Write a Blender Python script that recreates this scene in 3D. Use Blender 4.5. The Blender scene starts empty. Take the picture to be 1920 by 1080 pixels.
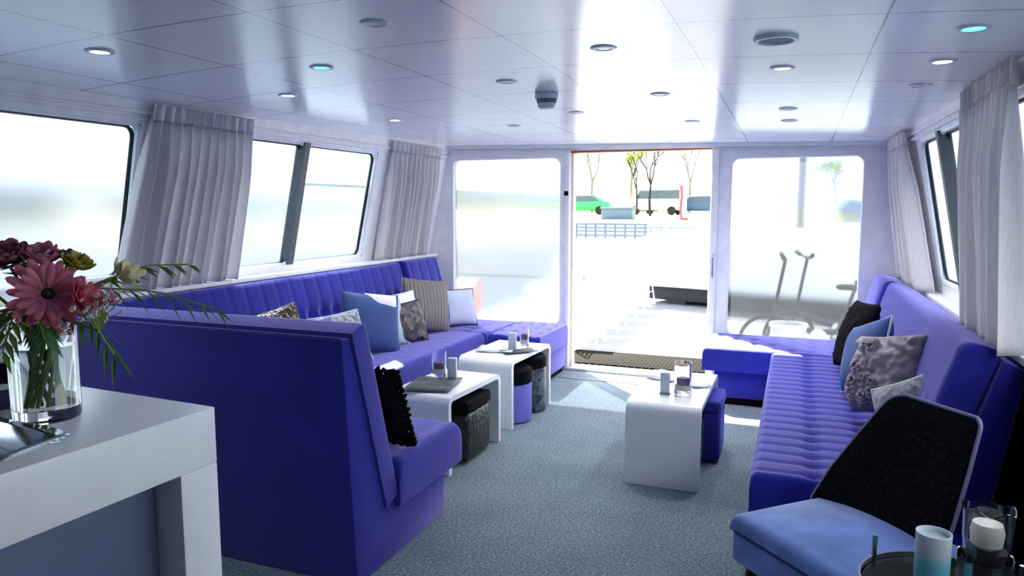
import bpy, bmesh, math, random
from mathutils import Matrix, Vector, noise
random.seed(7)
sc = bpy.context.scene
COL = sc.collection
PI = math.pi

# ------------------------------------------------------------------ helpers
def lin(c):
    return tuple(((v/255)/12.92 if v/255 <= .04045 else ((v/255+.055)/1.055)**2.4) for v in c)

def setp(o, label=None, cat=None, group=None, kind=None):
    if label: o['label'] = label
    if cat: o['category'] = cat
    if group: o['group'] = group
    if kind: o['kind'] = kind
    return o

def thing(name, label, cat, loc=(0, 0, 0), rz=0, group=None):
    o = bpy.data.objects.new(name, None)
    o.empty_display_size = .05
    COL.objects.link(o)
    o.location = loc
    o.rotation_euler = (0, 0, rz)
    return setp(o, label, cat, group)

def copy_tree(o, parent=None):
    c = o.copy()
    COL.objects.link(c)
    if parent: c.parent = parent
    for ch in list(o.children):
        copy_tree(ch, c)
    return c

def frame(o, u, v):
    u = Vector(u).normalized(); v = Vector(v)
    v = (v-u*v.dot(u)).normalized(); n = u.cross(v)
    M = Matrix((u, v, n)).transposed().to_4x4()
    M.translation = Vector(o)
    return M

class MB:
    def __init__(s):
        s.bm = bmesh.new()
    def add(s, vs, fs, M=None):
        b = [s.bm.verts.new(M @ Vector(v) if M else v) for v in vs]
        for f in fs:
            try: s.bm.faces.new([b[i] for i in f])
            except ValueError: pass
        return b
    def box(s, x0, x1, y0, y1, z0, z1, bev=0, seg=2, M=None):
        t = bmesh.new()
        vs = [t.verts.new((x, y, z)) for x in (x0, x1) for y in (y0, y1) for z in (z0, z1)]
        for f in ((0, 1, 3, 2), (4, 6, 7, 5), (0, 4, 5, 1), (2, 3, 7, 6), (0, 2, 6, 4), (1, 5, 7, 3)):
            t.faces.new([vs[i] for i in f])
        if bev: bmesh.ops.bevel(t, geom=t.edges[:], offset=bev, segments=seg, affect='EDGES', profile=.5)
        s._merge(t, M); return s
    def _merge(s, t, M=None):
        t.verts.index_update()
        s.add([v.co.copy() for v in t.verts], [[v.index for v in f.verts] for f in t.faces], M)
        t.free()
    def cyl(s, p0, p1, r0, r1=None, n=14, M=None):
        r1 = r0 if r1 is None else r1
        p0 = Vector(p0); p1 = Vector(p1); d = (p1-p0).normalized()
        a = d.orthogonal().normalized(); b = d.cross(a)
        vs = [p0+(a*math.cos(2*PI*i/n)+b*math.sin(2*PI*i/n))*r0 for i in range(n)]
        vs += [p1+(a*math.cos(2*PI*i/n)+b*math.sin(2*PI*i/n))*r1 for i in range(n)]
        fs = [(i, (i+1) % n, n+(i+1) % n, n+i) for i in range(n)]
        fs += [tuple(range(n-1, -1, -1)), tuple(range(n, 2*n))]
        s.add(vs, fs, M); return s
    def tube(s, pts, r, n=8, closed=False, M=None):
        pts = [Vector(p) for p in pts]; m = len(pts)
        rr = r if isinstance(r, (list, tuple)) else [r]*m
        vs = []; ref = None
        for i, p in enumerate(pts):
            if closed: d = pts[(i+1) % m]-pts[i-1]
            else: d = pts[min(i+1, m-1)]-pts[max(i-1, 0)]
            d.normalize()
            if ref is None: ref = d.orthogonal().normalized()
            ref = (ref-d*ref.dot(d))
            if ref.length < 1e-5: ref = d.orthogonal()
            ref.normalize(); b = d.cross(ref)
            vs += [p+(ref*math.cos(2*PI*k/n)+b*math.sin(2*PI*k/n))*rr[i] for k in range(n)]
        fs = []
        for i in range(m if closed else m-1):
            j = (i+1) % m
            fs += [(i*n+k, i*n+(k+1) % n, j*n+(k+1) % n, j*n+k) for k in range(n)]
        if not closed: fs += [tuple(range(n-1, -1, -1)), tuple((m-1)*n+k for k in range(n))]
        s.add(vs, fs, M); return s
    def lathe(s, prof, n=32, M=None, c=(0, 0, 0), zf=None):
        m = len(prof); vs = []
        for r, z in prof:
            for k in range(n):
                a = 2*PI*k/n
                vs.append((c[0]+r*math.cos(a), c[1]+r*math.sin(a), c[2]+(zf(a, r, z) if zf else z)))
        fs = [(i*n+k, i*n+(k+1) % n, (i+1)*n+(k+1) % n, (i+1)*n+k) for i in range(m-1) for k in range(n)]
        b = s.add(vs, fs, M); return s
    def prism(s, poly, axis, a, b, bev=0, seg=2, M=None):
        def P(p, t):
            return {'x': (t, p[0], p[1]), 'y': (p[0], t, p[1]), 'z': (p[0], p[1], t)}[axis]
        t = bmesh.new(); n = len(poly)
        A = [t.verts.new(P(p, a)) for p in poly]; B = [t.verts.new(P(p, b)) for p in poly]
        t.faces.new(A[::-1]); t.faces.new(B)
        for i in range(n): t.faces.new((A[i], A[(i+1) % n], B[(i+1) % n], B[i]))
        bmesh.ops.recalc_face_normals(t, faces=t.faces[:])
        if bev: bmesh.ops.bevel(t, geom=t.edges[:], offset=bev, segments=seg, affect='EDGES', profile=.5)
        s._merge(t, M); return s
    def grid(s, f, nu, nv, closeu=False):
        vs = [f(i/(nu-(0 if closeu else 1)), j/(nv-1)) for i in range(nu) for j in range(nv)]
        fs = []
        for i in range(nu if closeu else nu-1):
            for j in range(nv-1):
                k = (i+1) % nu
                fs.append((i*nv+j, k*nv+j, k*nv+j+1, i*nv+j+1))
        s.add(vs, fs); return s
    def pad(s, L, W, T, M, r=.04, h=None, nu=60, nv=24, skirt=0.0):
        """upholstered slab: u along L, v along W, thickness T outwards"""
        def spaced(n, S):
            e = [0, .12, .3, .55, .8, 1.0]
            inner = [r+(S-2*r)*k/(n-1) for k in range(n)]
            a = [r*x for x in e[:-1]]
            return a+inner+[S-x for x in a[::-1]]
        U = spaced(nu, L); V = spaced(nv, W)
        def prof(d):
            return 0 if d >= r else r-math.sqrt(max(0, r*r-(r-d)**2))
        vs = []
        for u in U:
            for v in V:
                du = min(u, L-u); dv = min(v, W-v)
                z = T-prof(du)-prof(dv)
                if h: z += h(u, v)*min(1, (du/r if r else 1)*.6+.4)*min(1, dv/r*.6+.4)
                vs.append((u, v, max(z, T-2*r)))
        nU, nV = len(U), len(V)
        fs = [(i*nV+j, (i+1)*nV+j, (i+1)*nV+j+1, i*nV+j+1) for i in range(nU-1) for j in range(nV-1)]
        ring = [i*nV for i in range(nU)]+[(nU-1)*nV+j for j in range(1, nV)]+[i*nV+nV-1 for i in range(nU-2, -1, -1)]+[j for j in range(nV-2, 0, -1)]
        base = len(vs)
        for k in ring: vs.append((vs[k][0], vs[k][1], skirt))
        m = len(ring)
        for k in range(m): fs.append((ring[k], base+k, base+(k+1) % m, ring[(k+1) % m]))
        fs.append(tuple(base+k for k in range(m)))
        s.add(vs, fs, M); return s
    def pillow(s, w, h, t, M, n=22, bump=None, pinch=.05):
        vs = []; N = n+1
        def P(u, v, sg):
            e = max(0, 1-abs(u)**2.6)**.5*max(0, 1-abs(v)**2.6)**.5
            x = u*w/2*(1-pinch*(1-v*v)); y = v*h/2*(1-pinch*(1-u*u))
            z = sg*t/2*e
            if bump: z += sg*bump(x, y)*min(1, e*3)
            return (x, y, z)
        for sg in (1, -1):
            for i in range(N):
                for j in range(N):
                    vs.append(P(-1+2*i/n, -1+2*j/n, sg))
        fs = []
        for k, sg in enumerate((1, -1)):
            o = k*N*N
            for i in range(n):
                for j in range(n):
                    q = (o+i*N+j, o+(i+1)*N+j, o+(i+1)*N+j+1, o+i*N+j+1)
                    fs.append(q if sg == 1 else q[::-1])
        s.add(vs, fs, M)
        bmesh.ops.remove_doubles(s.bm, verts=s.bm.verts[:], dist=1e-5)
        return s
    def done(s, name, mat, parent=None, smooth=38, label=None):
        me = bpy.data.meshes.new(name)
        bmesh.ops.recalc_face_normals(s.bm, faces=s.bm.faces[:])
        if smooth:
            a = math.radians(smooth)
            for f in s.bm.faces: f.smooth = True
            for e in s.bm.edges:
                if len(e.link_faces) == 2 and e.calc_face_angle(0) > a: e.smooth = False
        s.bm.to_mesh(me); s.bm.free()
        me.materials.append(mat)
        o = bpy.data.objects.new(name, me)
        COL.objects.link(o)
        if parent: o.parent = parent
        if label: o['label'] = label
        return o

def struct(o):
    o['kind'] = 'structure'
    return o

# ------------------------------------------------------------------ materials
def nodes(name):
    m = bpy.data.materials.new(name); m.use_nodes = True
    nt = m.node_tree; b = nt.nodes['Principled BSDF']
    return m, nt, b
def N(nt, t, **kw):
    n = nt.nodes.new(t)
    for k, v in kw.items(): setattr(n, k, v)
    return n
def coord(nt, scale=(1, 1, 1)):
    tc = N(nt, 'ShaderNodeTexCoord'); mp = N(nt, 'ShaderNodeMapping')
    mp.inputs['Scale'].default_value = scale
    nt.links.new(tc.outputs['Object'], mp.inputs['Vector'])
    return mp.outputs['Vector']
def ramp(nt, fac, stops):
    r = N(nt, 'ShaderNodeValToRGB')
    e = r.color_ramp.elements
    while len(e) < len(stops): e.new(.5)
    for q, (p, c) in zip(e, stops):
        q.position = p; q.color = (*c, 1)
    nt.links.new(fac, r.inputs['Fac'])
    return r.outputs['Color']
def bump(nt, b, h, strength=.3, dist=.01):
    bp = N(nt, 'ShaderNodeBump'); bp.inputs['Strength'].default_value = strength; bp.inputs['Distance'].default_value = dist
    nt.links.new(h, bp.inputs['Height']); nt.links.new(bp.outputs['Normal'], b.inputs['Normal'])
def noisetex(nt, scale, detail=3, vec=None, rough=.5):
    n = N(nt, 'ShaderNodeTexNoise'); n.inputs['Scale'].default_value = scale; n.inputs['Detail'].default_value = detail
    n.inputs['Roughness'].default_value = rough
    nt.links.new(vec if vec is not None else coord(nt), n.inputs['Vector'])
    return n.outputs['Fac']
def plain(name, rgb, rough=.5, metal=0, spec=.5, var=.06, scale=12, coat=0, bumpy=0):
    m, nt, b = nodes(name); c = lin(rgb)
    f = noisetex(nt, scale)
    nt.links.new(ramp(nt, f, [(.3, tuple(v*(1-var) for v in c)), (.7, tuple(min(1, v*(1+var)) for v in c))]), b.inputs['Base Color'])
    b.inputs['Roughness'].default_value = rough; b.inputs['Metallic'].default_value = metal
    b.inputs['Specular IOR Level'].default_value = spec; b.inputs['Coat Weight'].default_value = coat
    if bumpy: bump(nt, b, noisetex(nt, scale*20), bumpy, .004)
    return m
def velvet(name, rgb, sheen=.35, tint=(150, 150, 255), var=.14, rough=.75, spec=.15):
    m, nt, b = nodes(name); c = lin(rgb)
    f = noisetex(nt, 5, 4)
    nt.links.new(ramp(nt, f, [(.3, tuple(v*(1-var) for v in c)), (.7, tuple(min(1, v*(1+var)) for v in c))]), b.inputs['Base Color'])
    b.inputs['Roughness'].default_value = rough; b.inputs['Specular IOR Level'].default_value = spec
    b.inputs['Sheen Weight'].default_value = sheen; b.inputs['Sheen Roughness'].default_value = .45
    b.inputs['Sheen Tint'].default_value = (*lin(tint), 1)
    bump(nt, b, noisetex(nt, 260, 2), .15, .002)
    return m
def emit(name, rgb, s):
    m, nt, b = nodes(name)
    b.inputs['Base Color'].default_value = (*lin(rgb), 1)
    b.inputs['Emission Color'].default_value = (*lin(rgb), 1); b.inputs['Emission Strength'].default_value = s
    return m
def glass(name, rgb=(255, 255, 255), rough=0.0, ior=1.45):
    m, nt, b = nodes(name)
    b.inputs['Base Color'].default_value = (*lin(rgb), 1); b.inputs['Transmission Weight'].default_value = 1
    b.inputs['Roughness'].default_value = rough; b.inputs['IOR'].default_value = ior
    return m
def misted(name, rough, wr, wt, wc, tint=(225, 236, 245), ior=1.12):
    """misted pane: wr blurred see-through, wt milky scatter, wc clear"""
    m, nt, b = nodes(name); nt.nodes.remove(b)
    out = nt.nodes['Material Output']
    rf = N(nt, 'ShaderNodeBsdfRefraction'); rf.inputs['Roughness'].default_value = rough; rf.inputs['IOR'].default_value = ior
    rf.inputs['Color'].default_value = (*lin(tint), 1)
    tr = N(nt, 'ShaderNodeBsdfTranslucent'); tr.inputs['Color'].default_value = (*lin((118, 122, 128)), 1)
    cl = N(nt, 'ShaderNodeBsdfTransparent')
    m1 = N(nt, 'ShaderNodeMixShader'); m2 = N(nt, 'ShaderNodeMixShader')
    f = noisetex(nt, 1.7, 3)
    mr = N(nt, 'ShaderNodeMapRange'); mr.inputs['From Min'].default_value = .3; mr.inputs['From Max'].default_value = .7
    k = wt/(wr+wt)
    mr.inputs['To Min'].default_value = k*.8; mr.inputs['To Max'].default_value = min(1, k*1.2)
    nt.links.new(f, mr.inputs['Value']); nt.links.new(mr.outputs['Result'], m1.inputs['Fac'])
    nt.links.new(rf.outputs[0], m1.inputs[1]); nt.links.new(tr.outputs[0], m1.inputs[2])
    m2.inputs['Fac'].default_value = wc
    nt.links.new(m1.outputs[0], m2.inputs[1]); nt.links.new(cl.outputs[0], m2.inputs[2])
    nt.links.new(m2.outputs[0], out.inputs['Surface'])
    return m

M_velvet = velvet('purple_velvet', (30, 35, 143), 1.0, (196, 188, 255))
M_white = plain('white_paint', (238, 238, 242), .4)
M_wall = plain('wall_white', (240, 240, 241), .4)
M_lacq = plain('white_lacquer', (232, 234, 240), .22, var=.02)
M_black = plain('black_fabric', (14, 13, 18), .9, spec=.1)
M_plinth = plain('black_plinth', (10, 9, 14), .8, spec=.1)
M_gasket = plain('dark_gasket', (30, 42, 52), .5)
M_mull = plain('grey_mullion', (74, 82, 88), .5)
M_darkwood = plain('dark_wood', (30, 20, 16), .5)
M_orange = plain('orange_varnished_wood', (170, 96, 40), .4, var=.25, scale=8)
M_steel = plain('steel', (190, 192, 198), .25, metal=1)
M_lampring = plain('lamp_ring', (224, 225, 230), .35)
M_candle = plain('wax', (238, 232, 222), .5)
M_glass = glass('clear_glass')
M_glassblue = glass('tinted_glass', (225, 235, 245))
M_rear = plain('rear_dark', (24, 20, 26), .7)

def mk_ceiling():
    m, nt, b = nodes('ceiling_panels')
    tc = N(nt, 'ShaderNodeTexCoord'); sp = N(nt, 'ShaderNodeSeparateXYZ'); nt.links.new(tc.outputs['Object'], sp.inputs[0])
    def seam(sock, off, pitch, w):
        a = N(nt, 'ShaderNodeMath', operation='ADD'); a.inputs[1].default_value = -off+pitch*20+pitch/2
        nt.links.new(sock, a.inputs[0])
        q = N(nt, 'ShaderNodeMath', operation='MODULO'); q.inputs[1].default_value = pitch; nt.links.new(a.outputs[0], q.inputs[0])
        d = N(nt, 'ShaderNodeMath', operation='SUBTRACT'); d.inputs[1].default_value = pitch/2; nt.links.new(q.outputs[0], d.inputs[0])
        e = N(nt, 'ShaderNodeMath', operation='ABSOLUTE'); nt.links.new(d.outputs[0], e.inputs[0])
        l = N(nt, 'ShaderNodeMath', operation='LESS_THAN'); l.inputs[1].default_value = w; nt.links.new(e.outputs[0], l.inputs[0])
        return l.outputs[0]
    sx = seam(sp.outputs['X'], -1.604, .609, .0035); sy = seam(sp.outputs['Y'], 2.42, .575, .004)
    mx = N(nt, 'ShaderNodeMath', operation='MAXIMUM'); nt.links.new(sx, mx.inputs[0]); nt.links.new(sy, mx.inputs[1])
    mixc = N(nt, 'ShaderNodeMix', data_type='RGBA')
    mixc.inputs['A'].default_value = (*lin((242, 242, 244)), 1); mixc.inputs['B'].default_value = (*lin((120, 120, 140)), 1)
    nt.links.new(mx.outputs[0], mixc.inputs['Factor']); nt.links.new(mixc.outputs['Result'], b.inputs['Base Color'])
    b.inputs['Roughness'].default_value = .2; b.inputs['Specular IOR Level'].default_value = 1.0
    mp = N(nt, 'ShaderNodeMapping'); mp.inputs['Scale'].default_value = (1.2, .5, 1); nt.links.new(tc.outputs['Object'], mp.inputs['Vector'])
    bump(nt, b, noisetex(nt, 1.2, 1, mp.outputs['Vector']), .05, .05)
    return m
M_ceil = mk_ceiling()

def mk_carpet():
    m, nt, b = nodes('grey_carpet')
    f = noisetex(nt, 90, 4, rough=.7); g = noisetex(nt, 2.2, 3)
    c1 = ramp(nt, f, [(.33, lin((80, 94, 104))), (.5, lin((126, 141, 150))), (.68, lin((178, 188, 193)))])
    mx = N(nt, 'ShaderNodeMix', data_type='RGBA', blend_type='MULTIPLY'); mx.inputs['Factor'].default_value = 1
    c2 = ramp(nt, g, [(.3, (.75, .78, .8)), (.7, (1, 1, 1))])
    nt.links.new(c1, mx.inputs['A']); nt.links.new(c2, mx.inputs['B'])
    nt.links.new(mx.outputs['Result'], b.inputs['Base Color'])
    b.inputs['Roughness'].default_value = .95; b.inputs['Specular IOR Level'].default_value = .1
    bump(nt, b, f, .5, .01)
    return m
M_carpet = mk_carpet()

def mk_curtain():
    m, nt, b = nodes('grey_curtain_cloth'); out = nt.nodes['Material Output']
    f = noisetex(nt, 120, 3, coord(nt, (1, 1, .1)))
    nt.links.new(ramp(nt, f, [(.3, lin((226, 224, 224))), (.7, lin((244, 242, 242)))]), b.inputs['Base Color'])
    b.inputs['Roughness'].default_value = .8; b.inputs['Sheen Weight'].default_value = .2
    t = N(nt, 'ShaderNodeBsdfTranslucent'); t.inputs['Color'].default_value = (*lin((236, 232, 234)), 1)
    x = N(nt, 'ShaderNodeMixShader'); x.inputs['Fac'].default_value = .4
    nt.links.new(b.outputs[0], x.inputs[1]); nt.links.new(t.outputs[0], x.inputs[2]); nt.links.new(x.outputs[0], out.inputs['Surface'])
    return m
M_curtain = mk_curtain()

def stripes(name, cols, scale, axis='X', rough=.7, metal=0, distort=0):
    m, nt, b = nodes(name)
    w = N(nt, 'ShaderNodeTexWave', bands_direction=axis); w.inputs['Scale'].default_value = scale
    w.inputs['Distortion'].default_value = distort
    nt.links.new(coord(nt), w.inputs['Vector'])
    st = [(i/(len(cols)-1), lin(c)) for i, c in enumerate(cols)]
    nt.links.new(ramp(nt, w.outputs['Fac'], st), b.inputs['Base Color'])
    b.inputs['Roughness'].default_value = rough; b.inputs['Metallic'].default_value = metal
    return m
def speckle(name, cols, scale, rough=.5, metal=0, bm_=.4, kind='voronoi'):
    m, nt, b = nodes(name)
    v = N(nt, 'ShaderNodeTexVoronoi'); v.inputs['Scale'].default_value = scale; nt.links.new(coord(nt), v.inputs['Vector'])
    sp = N(nt, 'ShaderNodeSeparateColor'); nt.links.new(v.outputs['Color'], sp.inputs[0])
    nt.links.new(ramp(nt, sp.outputs[0], [(i/(len(cols)-1), lin(c)) for i, c in enumerate(cols)]), b.inputs['Base Color'])
    b.inputs['Roughness'].default_value = rough; b.inputs['Metallic'].default_value = metal
    bump(nt, b, v.outputs['Distance'], bm_, .01)
    return m

# ------------------------------------------------------------------ camera and light
F = 1350.0
cam = bpy.data.cameras.new('camera'); co = bpy.data.objects.new('camera', cam); COL.objects.link(co)
cam.sensor_width = 36; cam.lens = F/1920*36; cam.clip_end = 500; cam.clip_start = .02
co.location = (0, 0, 1.47)
co.rotation_euler = (PI/2-math.radians(6.424), 0, math.radians(21.495))
sc.camera = co

w = bpy.data.worlds.new('sky'); sc.world = w; w.use_nodes = True
wn = w.node_tree; bg = wn.nodes['Background']
bg.inputs['Color'].default_value = (.86, .93, 1.0, 1); bg.inputs['Strength'].default_value = 2.0
sun = bpy.data.lights.new('sun', 'SUN'); so = bpy.data.objects.new('sun', sun); COL.objects.link(so)
sun.energy = 21; sun.angle = math.radians(.6); sun.color = (1, .97, .92)
so.rotation_euler = Vector((.448, -.498, -.743)).to_track_quat('-Z', 'Y').to_euler()
so.location = (-3, 8, 8)
sc.view_settings.view_transform = 'Standard'; sc.view_settings.look = 'None'
sc.view_settings.exposure = 1.12; sc.view_settings.gamma = 1; sc.view_settings.use_curve_mapping = False

# ------------------------------------------------------------------ room shell
YB = 6.2           # inner face of the back wall
YN = -1.6          # end of the room behind the camera
def cz(X, Y):
    t = min(1, max(0, (Y-2.8)/3.4))
    return (1-t)*(2.07-.02*(X+1.2)**2)+t*(2.04-.0205*(X+3.08))
def LX(z): return -3.08-.223*(2.0-z) if z > 1.02 else -3.2985
def RX(y, z): return .715-.02*(y-3)+.19*(2.0-max(z, .93))

struct(MB().box(-3.6, 1.2, YN-.1, YB+.06, -.08, 0).done('floor', M_carpet))
mb = MB()
def cg(u, v):
    X = -3.3+4.35*u; Y = YN-.05+(YB+.1-YN)*v
    return (X, Y, cz(X, Y))
mb.grid(cg, 36, 40)
r = mb.bm
ex = bmesh.ops.extrude_face_region(r, geom=r.faces[:])
for v in [g for g in ex['geom'] if isinstance(g, bmesh.types.BMVert)]: v.co.z += .08
struct(mb.done('ceiling', M_ceil))

def lean_wall(name, xf, yr, openings, ztop, side):
    """leaning side wall, built around its window openings; xf(y,z) inner face"""
    m = MB(); ys = sorted({yr[0], yr[1]} | {o[0] for o in openings} | {o[1] for o in openings})
    th = .07*side
    for a, b in zip(ys, ys[1:]):
        op = [o for o in openings if o[0] <= a+1e-6 and o[1] >= b-1e-6]
        zs = [(0, op[0][2]), (op[0][3], ztop)] if op else [(0, ztop)]
        for z0, z1 in zs:
            cuts = [z0]+[c for c in (.98, 1.02) if z0 < c < z1]+[z1]
            for c0, c1 in zip(cuts, cuts[1:]):
                vs = []
                for y in (a, b):
                    for z in (c0, c1):
                        vs += [(xf(y, z), y, z), (xf(y, z)+th, y, z)]
                m.add(vs, [(0, 1, 3, 2), (4, 6, 7, 5), (0, 4, 5, 1), (2, 3, 7, 6), (0, 2, 6, 4), (1, 5, 7, 3)])
    return struct(m.done(name, M_wall, smooth=0))
LW = [(1.1, 2.77, 1.10, 1.89), (2.93, 5.0, 1.07, 1.9)]
lean_wall('wall_left', lambda y, z: LX(z), (YN, YB+.1), LW, 2.06, -1)
RW = [(.75, 2.86, .95, 1.88), (3.0, 5.25, 1.0, 1.885)]
lean_wall('wall_right', RX, (YN, YB+.1), RW, 2.03, 1)

# back wall with rounded openings
def rrect(x0, x1, z0, z1, r, n=6):
    pts = []
    for cx, cz_, a0 in ((x1-r, z1-r, 0), (x0+r, z1-r, 90), (x0+r, z0+r, 180), (x1-r, z0+r, 270)):
        for i in range(n+1):
            a = math.radians(a0+90*i/n); pts.append((cx+r*math.cos(a), cz_+r*math.sin(a)))
    return pts
WB_L = (-3.05, -1.975, .40, 1.91); WB_R = (-.515, .47, .40, 1.868); DR = (-1.885, -.67, 1.965)
def filled(name, outer, holes, depth, mat):
    cu = bpy.data.curves.new(name, 'CURVE'); cu.dimensions = '2D'; cu.fill_mode = 'BOTH'; cu.extrude = depth/2
    for pts in [outer]+holes:
        sp = cu.splines.new('POLY'); sp.points.add(len(pts)-1); sp.use_cyclic_u = True
        for p, q in zip(sp.points, pts): p.co = (q[0], q[1], 0, 1)
    t = bpy.data.objects.new('tmp', cu); COL.objects.link(t)
    me = bpy.data.meshes.new_from_object(t.evaluated_get(bpy.context.evaluated_depsgraph_get()))
    bpy.data.objects.remove(t); bpy.data.curves.remove(cu)
    me.transform(Matrix.Rotation(PI/2, 4, 'X'))
    me.name = name; me.materials.clear(); me.materials.append(mat)
    o = bpy.data.objects.new(name, me); COL.objects.link(o)
    return o
zt = lambda X: 2.04-.0205*(X+3.08)
outer = [(-3.45, 0), (DR[0], 0), (DR[0], DR[2]), (DR[1], DR[2]-.012), (DR[1], 0), (1.1, 0), (1.1, zt(1.1)+.03), (-3.45, zt(-3.45)+.03)]
bw = filled('wall_back', outer, [rrect(*WB_L, .07), rrect(*WB_R, .07)], .08, M_wall)
bw.location = (0, YB+.04, 0); struct(bw)
# the room's end behind the camera
struct(MB().box(-3.5, 1.1, YN-.1, YN, 0, 2.1).done('wall_rear', M_rear, smooth=0))

# window panes, gaskets, frames
M_mistL = misted('misted_pane_side', .6, .7, .1, 0.0, (172, 182, 190), 1.07)
M_mistB = misted('misted_pane_back', .4, .6, .2, .12, (142, 150, 156), 1.12)
M_mistR = misted('misted_pane_back_right', .26, .6, .1, .10, (138, 146, 152), 1.1)
M_clear = misted('added_clear_strip', .02, .1, .02, .9)
M_clearN = misted('cleared_pane_near', .3, .6, .1, 0.9, (232, 238, 245))  # mostly clear, set so to bring extra daylight onto the desk
M_mistS = misted('misted_pane_starboard', .3, .6, .15, 0.25, (190, 200, 208))
WMAT = {1: M_mistL, 2: M_mistL, 3: M_mistB, 4: M_mistR, 5: M_clearN, 6: M_mistS}

def face_in(o, d):
    if o.data.polygons[0].normal.dot(Vector(d)) < 0: o.data.flip_normals()
    return o
def side_window(idx, name, xf, op, side, mull=None, top_clear=None):
    y0, y1, z0, z1 = op
    root = struct(thing(name, None, None)); del_keys = [k for k in ('label', 'category') if k in root]
    for k in del_keys: del root[k]
    off = .05*side
    def P(y, z, o=0): return (xf(y, z)+off+o*side, y, z)
    def quad(a, b, c, d, nm, mat):
        m = MB(); vs = [P(*q) for q in ((a, c), (b, c), (b, d), (a, d))]
        m.add(vs, [(0, 1, 2, 3)]); face_in(m.done(nm, mat, root, smooth=0), (-side, 0, 0))
    cuts = [y0, y1] if mull is None else [y0, mull, y1]
    for i, (a, b) in enumerate(zip(cuts, cuts[1:])):
        if top_clear and i == len(cuts)-2:
            quad(a, b, z0, top_clear, 'pane', WMAT[idx]); quad(a, b, top_clear, z1, 'pane', M_clear)
        else: quad(a, b, z0, z1, 'pane', WMAT[idx])
    g = MB()
    ins = .012
    for a, b in zip(cuts, cuts[1:]):
        pts = [P(y, z, -.006) for y, z in rrect(a+ins, b-ins, z0+ins, z1-ins, .06, 5)]
        g.tube(pts, .011, 6, True)
    g.done('gasket', M_gasket, root)
    f = MB()
    for a, b in zip(cuts, cuts[1:]):
        pts = [P(y, z, -.03) for y, z in rrect(a+.0, b-.0, z0, z1, .05, 5)]
        f.tube(pts, .016, 8, True)
    f.done('window_frame', M_white, root)
    if mull is not None:
        m = MB(); vs = []
        for z in (z0, z1):
            for dy in (-.028, .028):
                for o in (-.06, .02): vs.append(P(mull+dy, z, o))
        m.add(vs, [(0, 1, 3, 2), (4, 6, 7, 5), (0, 4, 5, 1), (2, 3, 7, 6), (0, 2, 6, 4), (1, 5, 7, 3)])
        m.done('mullion', M_mull, root, smooth=0)
    return root
side_window(1, 'window_1', lambda y, z: LX(z), LW[0], -1)
side_window(2, 'window_2', lambda y, z: LX(z), LW[1], -1, mull=4.10, top_clear=1.62)  # clear upper strip added so a sun patch lands on the sofa
side_window(5, 'window_5', RX, RW[0], 1)
w6 = side_window(6, 'window_6', RX, RW[1], 1, mull=4.62)
def back_window(idx, name, op):
    root = struct(thing(name, None, None))
    x0, x1, z0, z1 = op
    m = MB(); pts = rrect(x0-.01, x1+.01, z0-.01, z1+.01, .07)
    m.add([(x, YB+.05, z) for x, z in pts], [tuple(range(len(pts)))])
    face_in(m.done('pane', WMAT[idx], root, smooth=0), (0, -1, 0))
    f = MB(); f.tube([(x, YB+.012, z) for x, z in rrect(x0-.004, x1+.004, z0, z1+.004, .075, 8)], .013, 8, True)
    f.done('window_frame', M_white, root)
back_window(3, 'window_3', WB_L); back_window(4, 'window_4', WB_R)

# door: varnished lining, white sliding leaf jamb, threshold
d = struct(thing('door_1', None, None))
MB().box(DR[0]-.005, DR[1]+.005, YB+.01, YB+.11, DR[2]-.022, DR[2]+.0, .003).done('door_head', M_orange, d)
M_jamb = plain('door_jamb_glare', (236, 222, 196), .4)  # varnished wood, with the outdoor glare on it painted in as cream
MB().box(DR[0]-.005, DR[0]+.022, YB+.03, YB+.11, .02, DR[2]-.02, .003).done('door_jamb', M_jamb, d)
MB().box(DR[1]-.006, DR[1]+.02, YB+.03, YB+.11, .02, DR[2]-.035, .003).done('door_jamb', M_jamb, d)
MB().box(DR[0]-.03, DR[1]+.03, YB-.06, YB+.14, 0, .022, .006).done('threshold', plain('threshold_grey', (196, 192, 196), .4), d)
MB().box(DR[0]-.02, DR[1]+.04, YB-.36, YB-.34, 0, .006, .002).done('floor_track', plain('track_metal', (150, 146, 140), .4), d)
MB().box(DR[1]+.004, DR[1]+.06, YB-.022, YB, .02, DR[2]-.03, .006).done('door_leaf', M_white, d)
MB().tube([(DR[1]+.035, YB-.02, .88), (DR[1]+.035, YB-.05, .9), (DR[1]+.035, YB-.05, 1.06), (DR[1]+.035, YB-.02, 1.08)], .007).done('door_handle', M_steel, d)
MB().box(DR[0]-.045, DR[0]-.004, YB-.018, YB, .02, DR[2]+.0, .005).done('door_frame', M_white, d)
MB().box(DR[0]-.05, DR[0]-.012, YB-.024, YB-.017, 1.57, 1.61, .003).done('door_latch', M_black, d)

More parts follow.
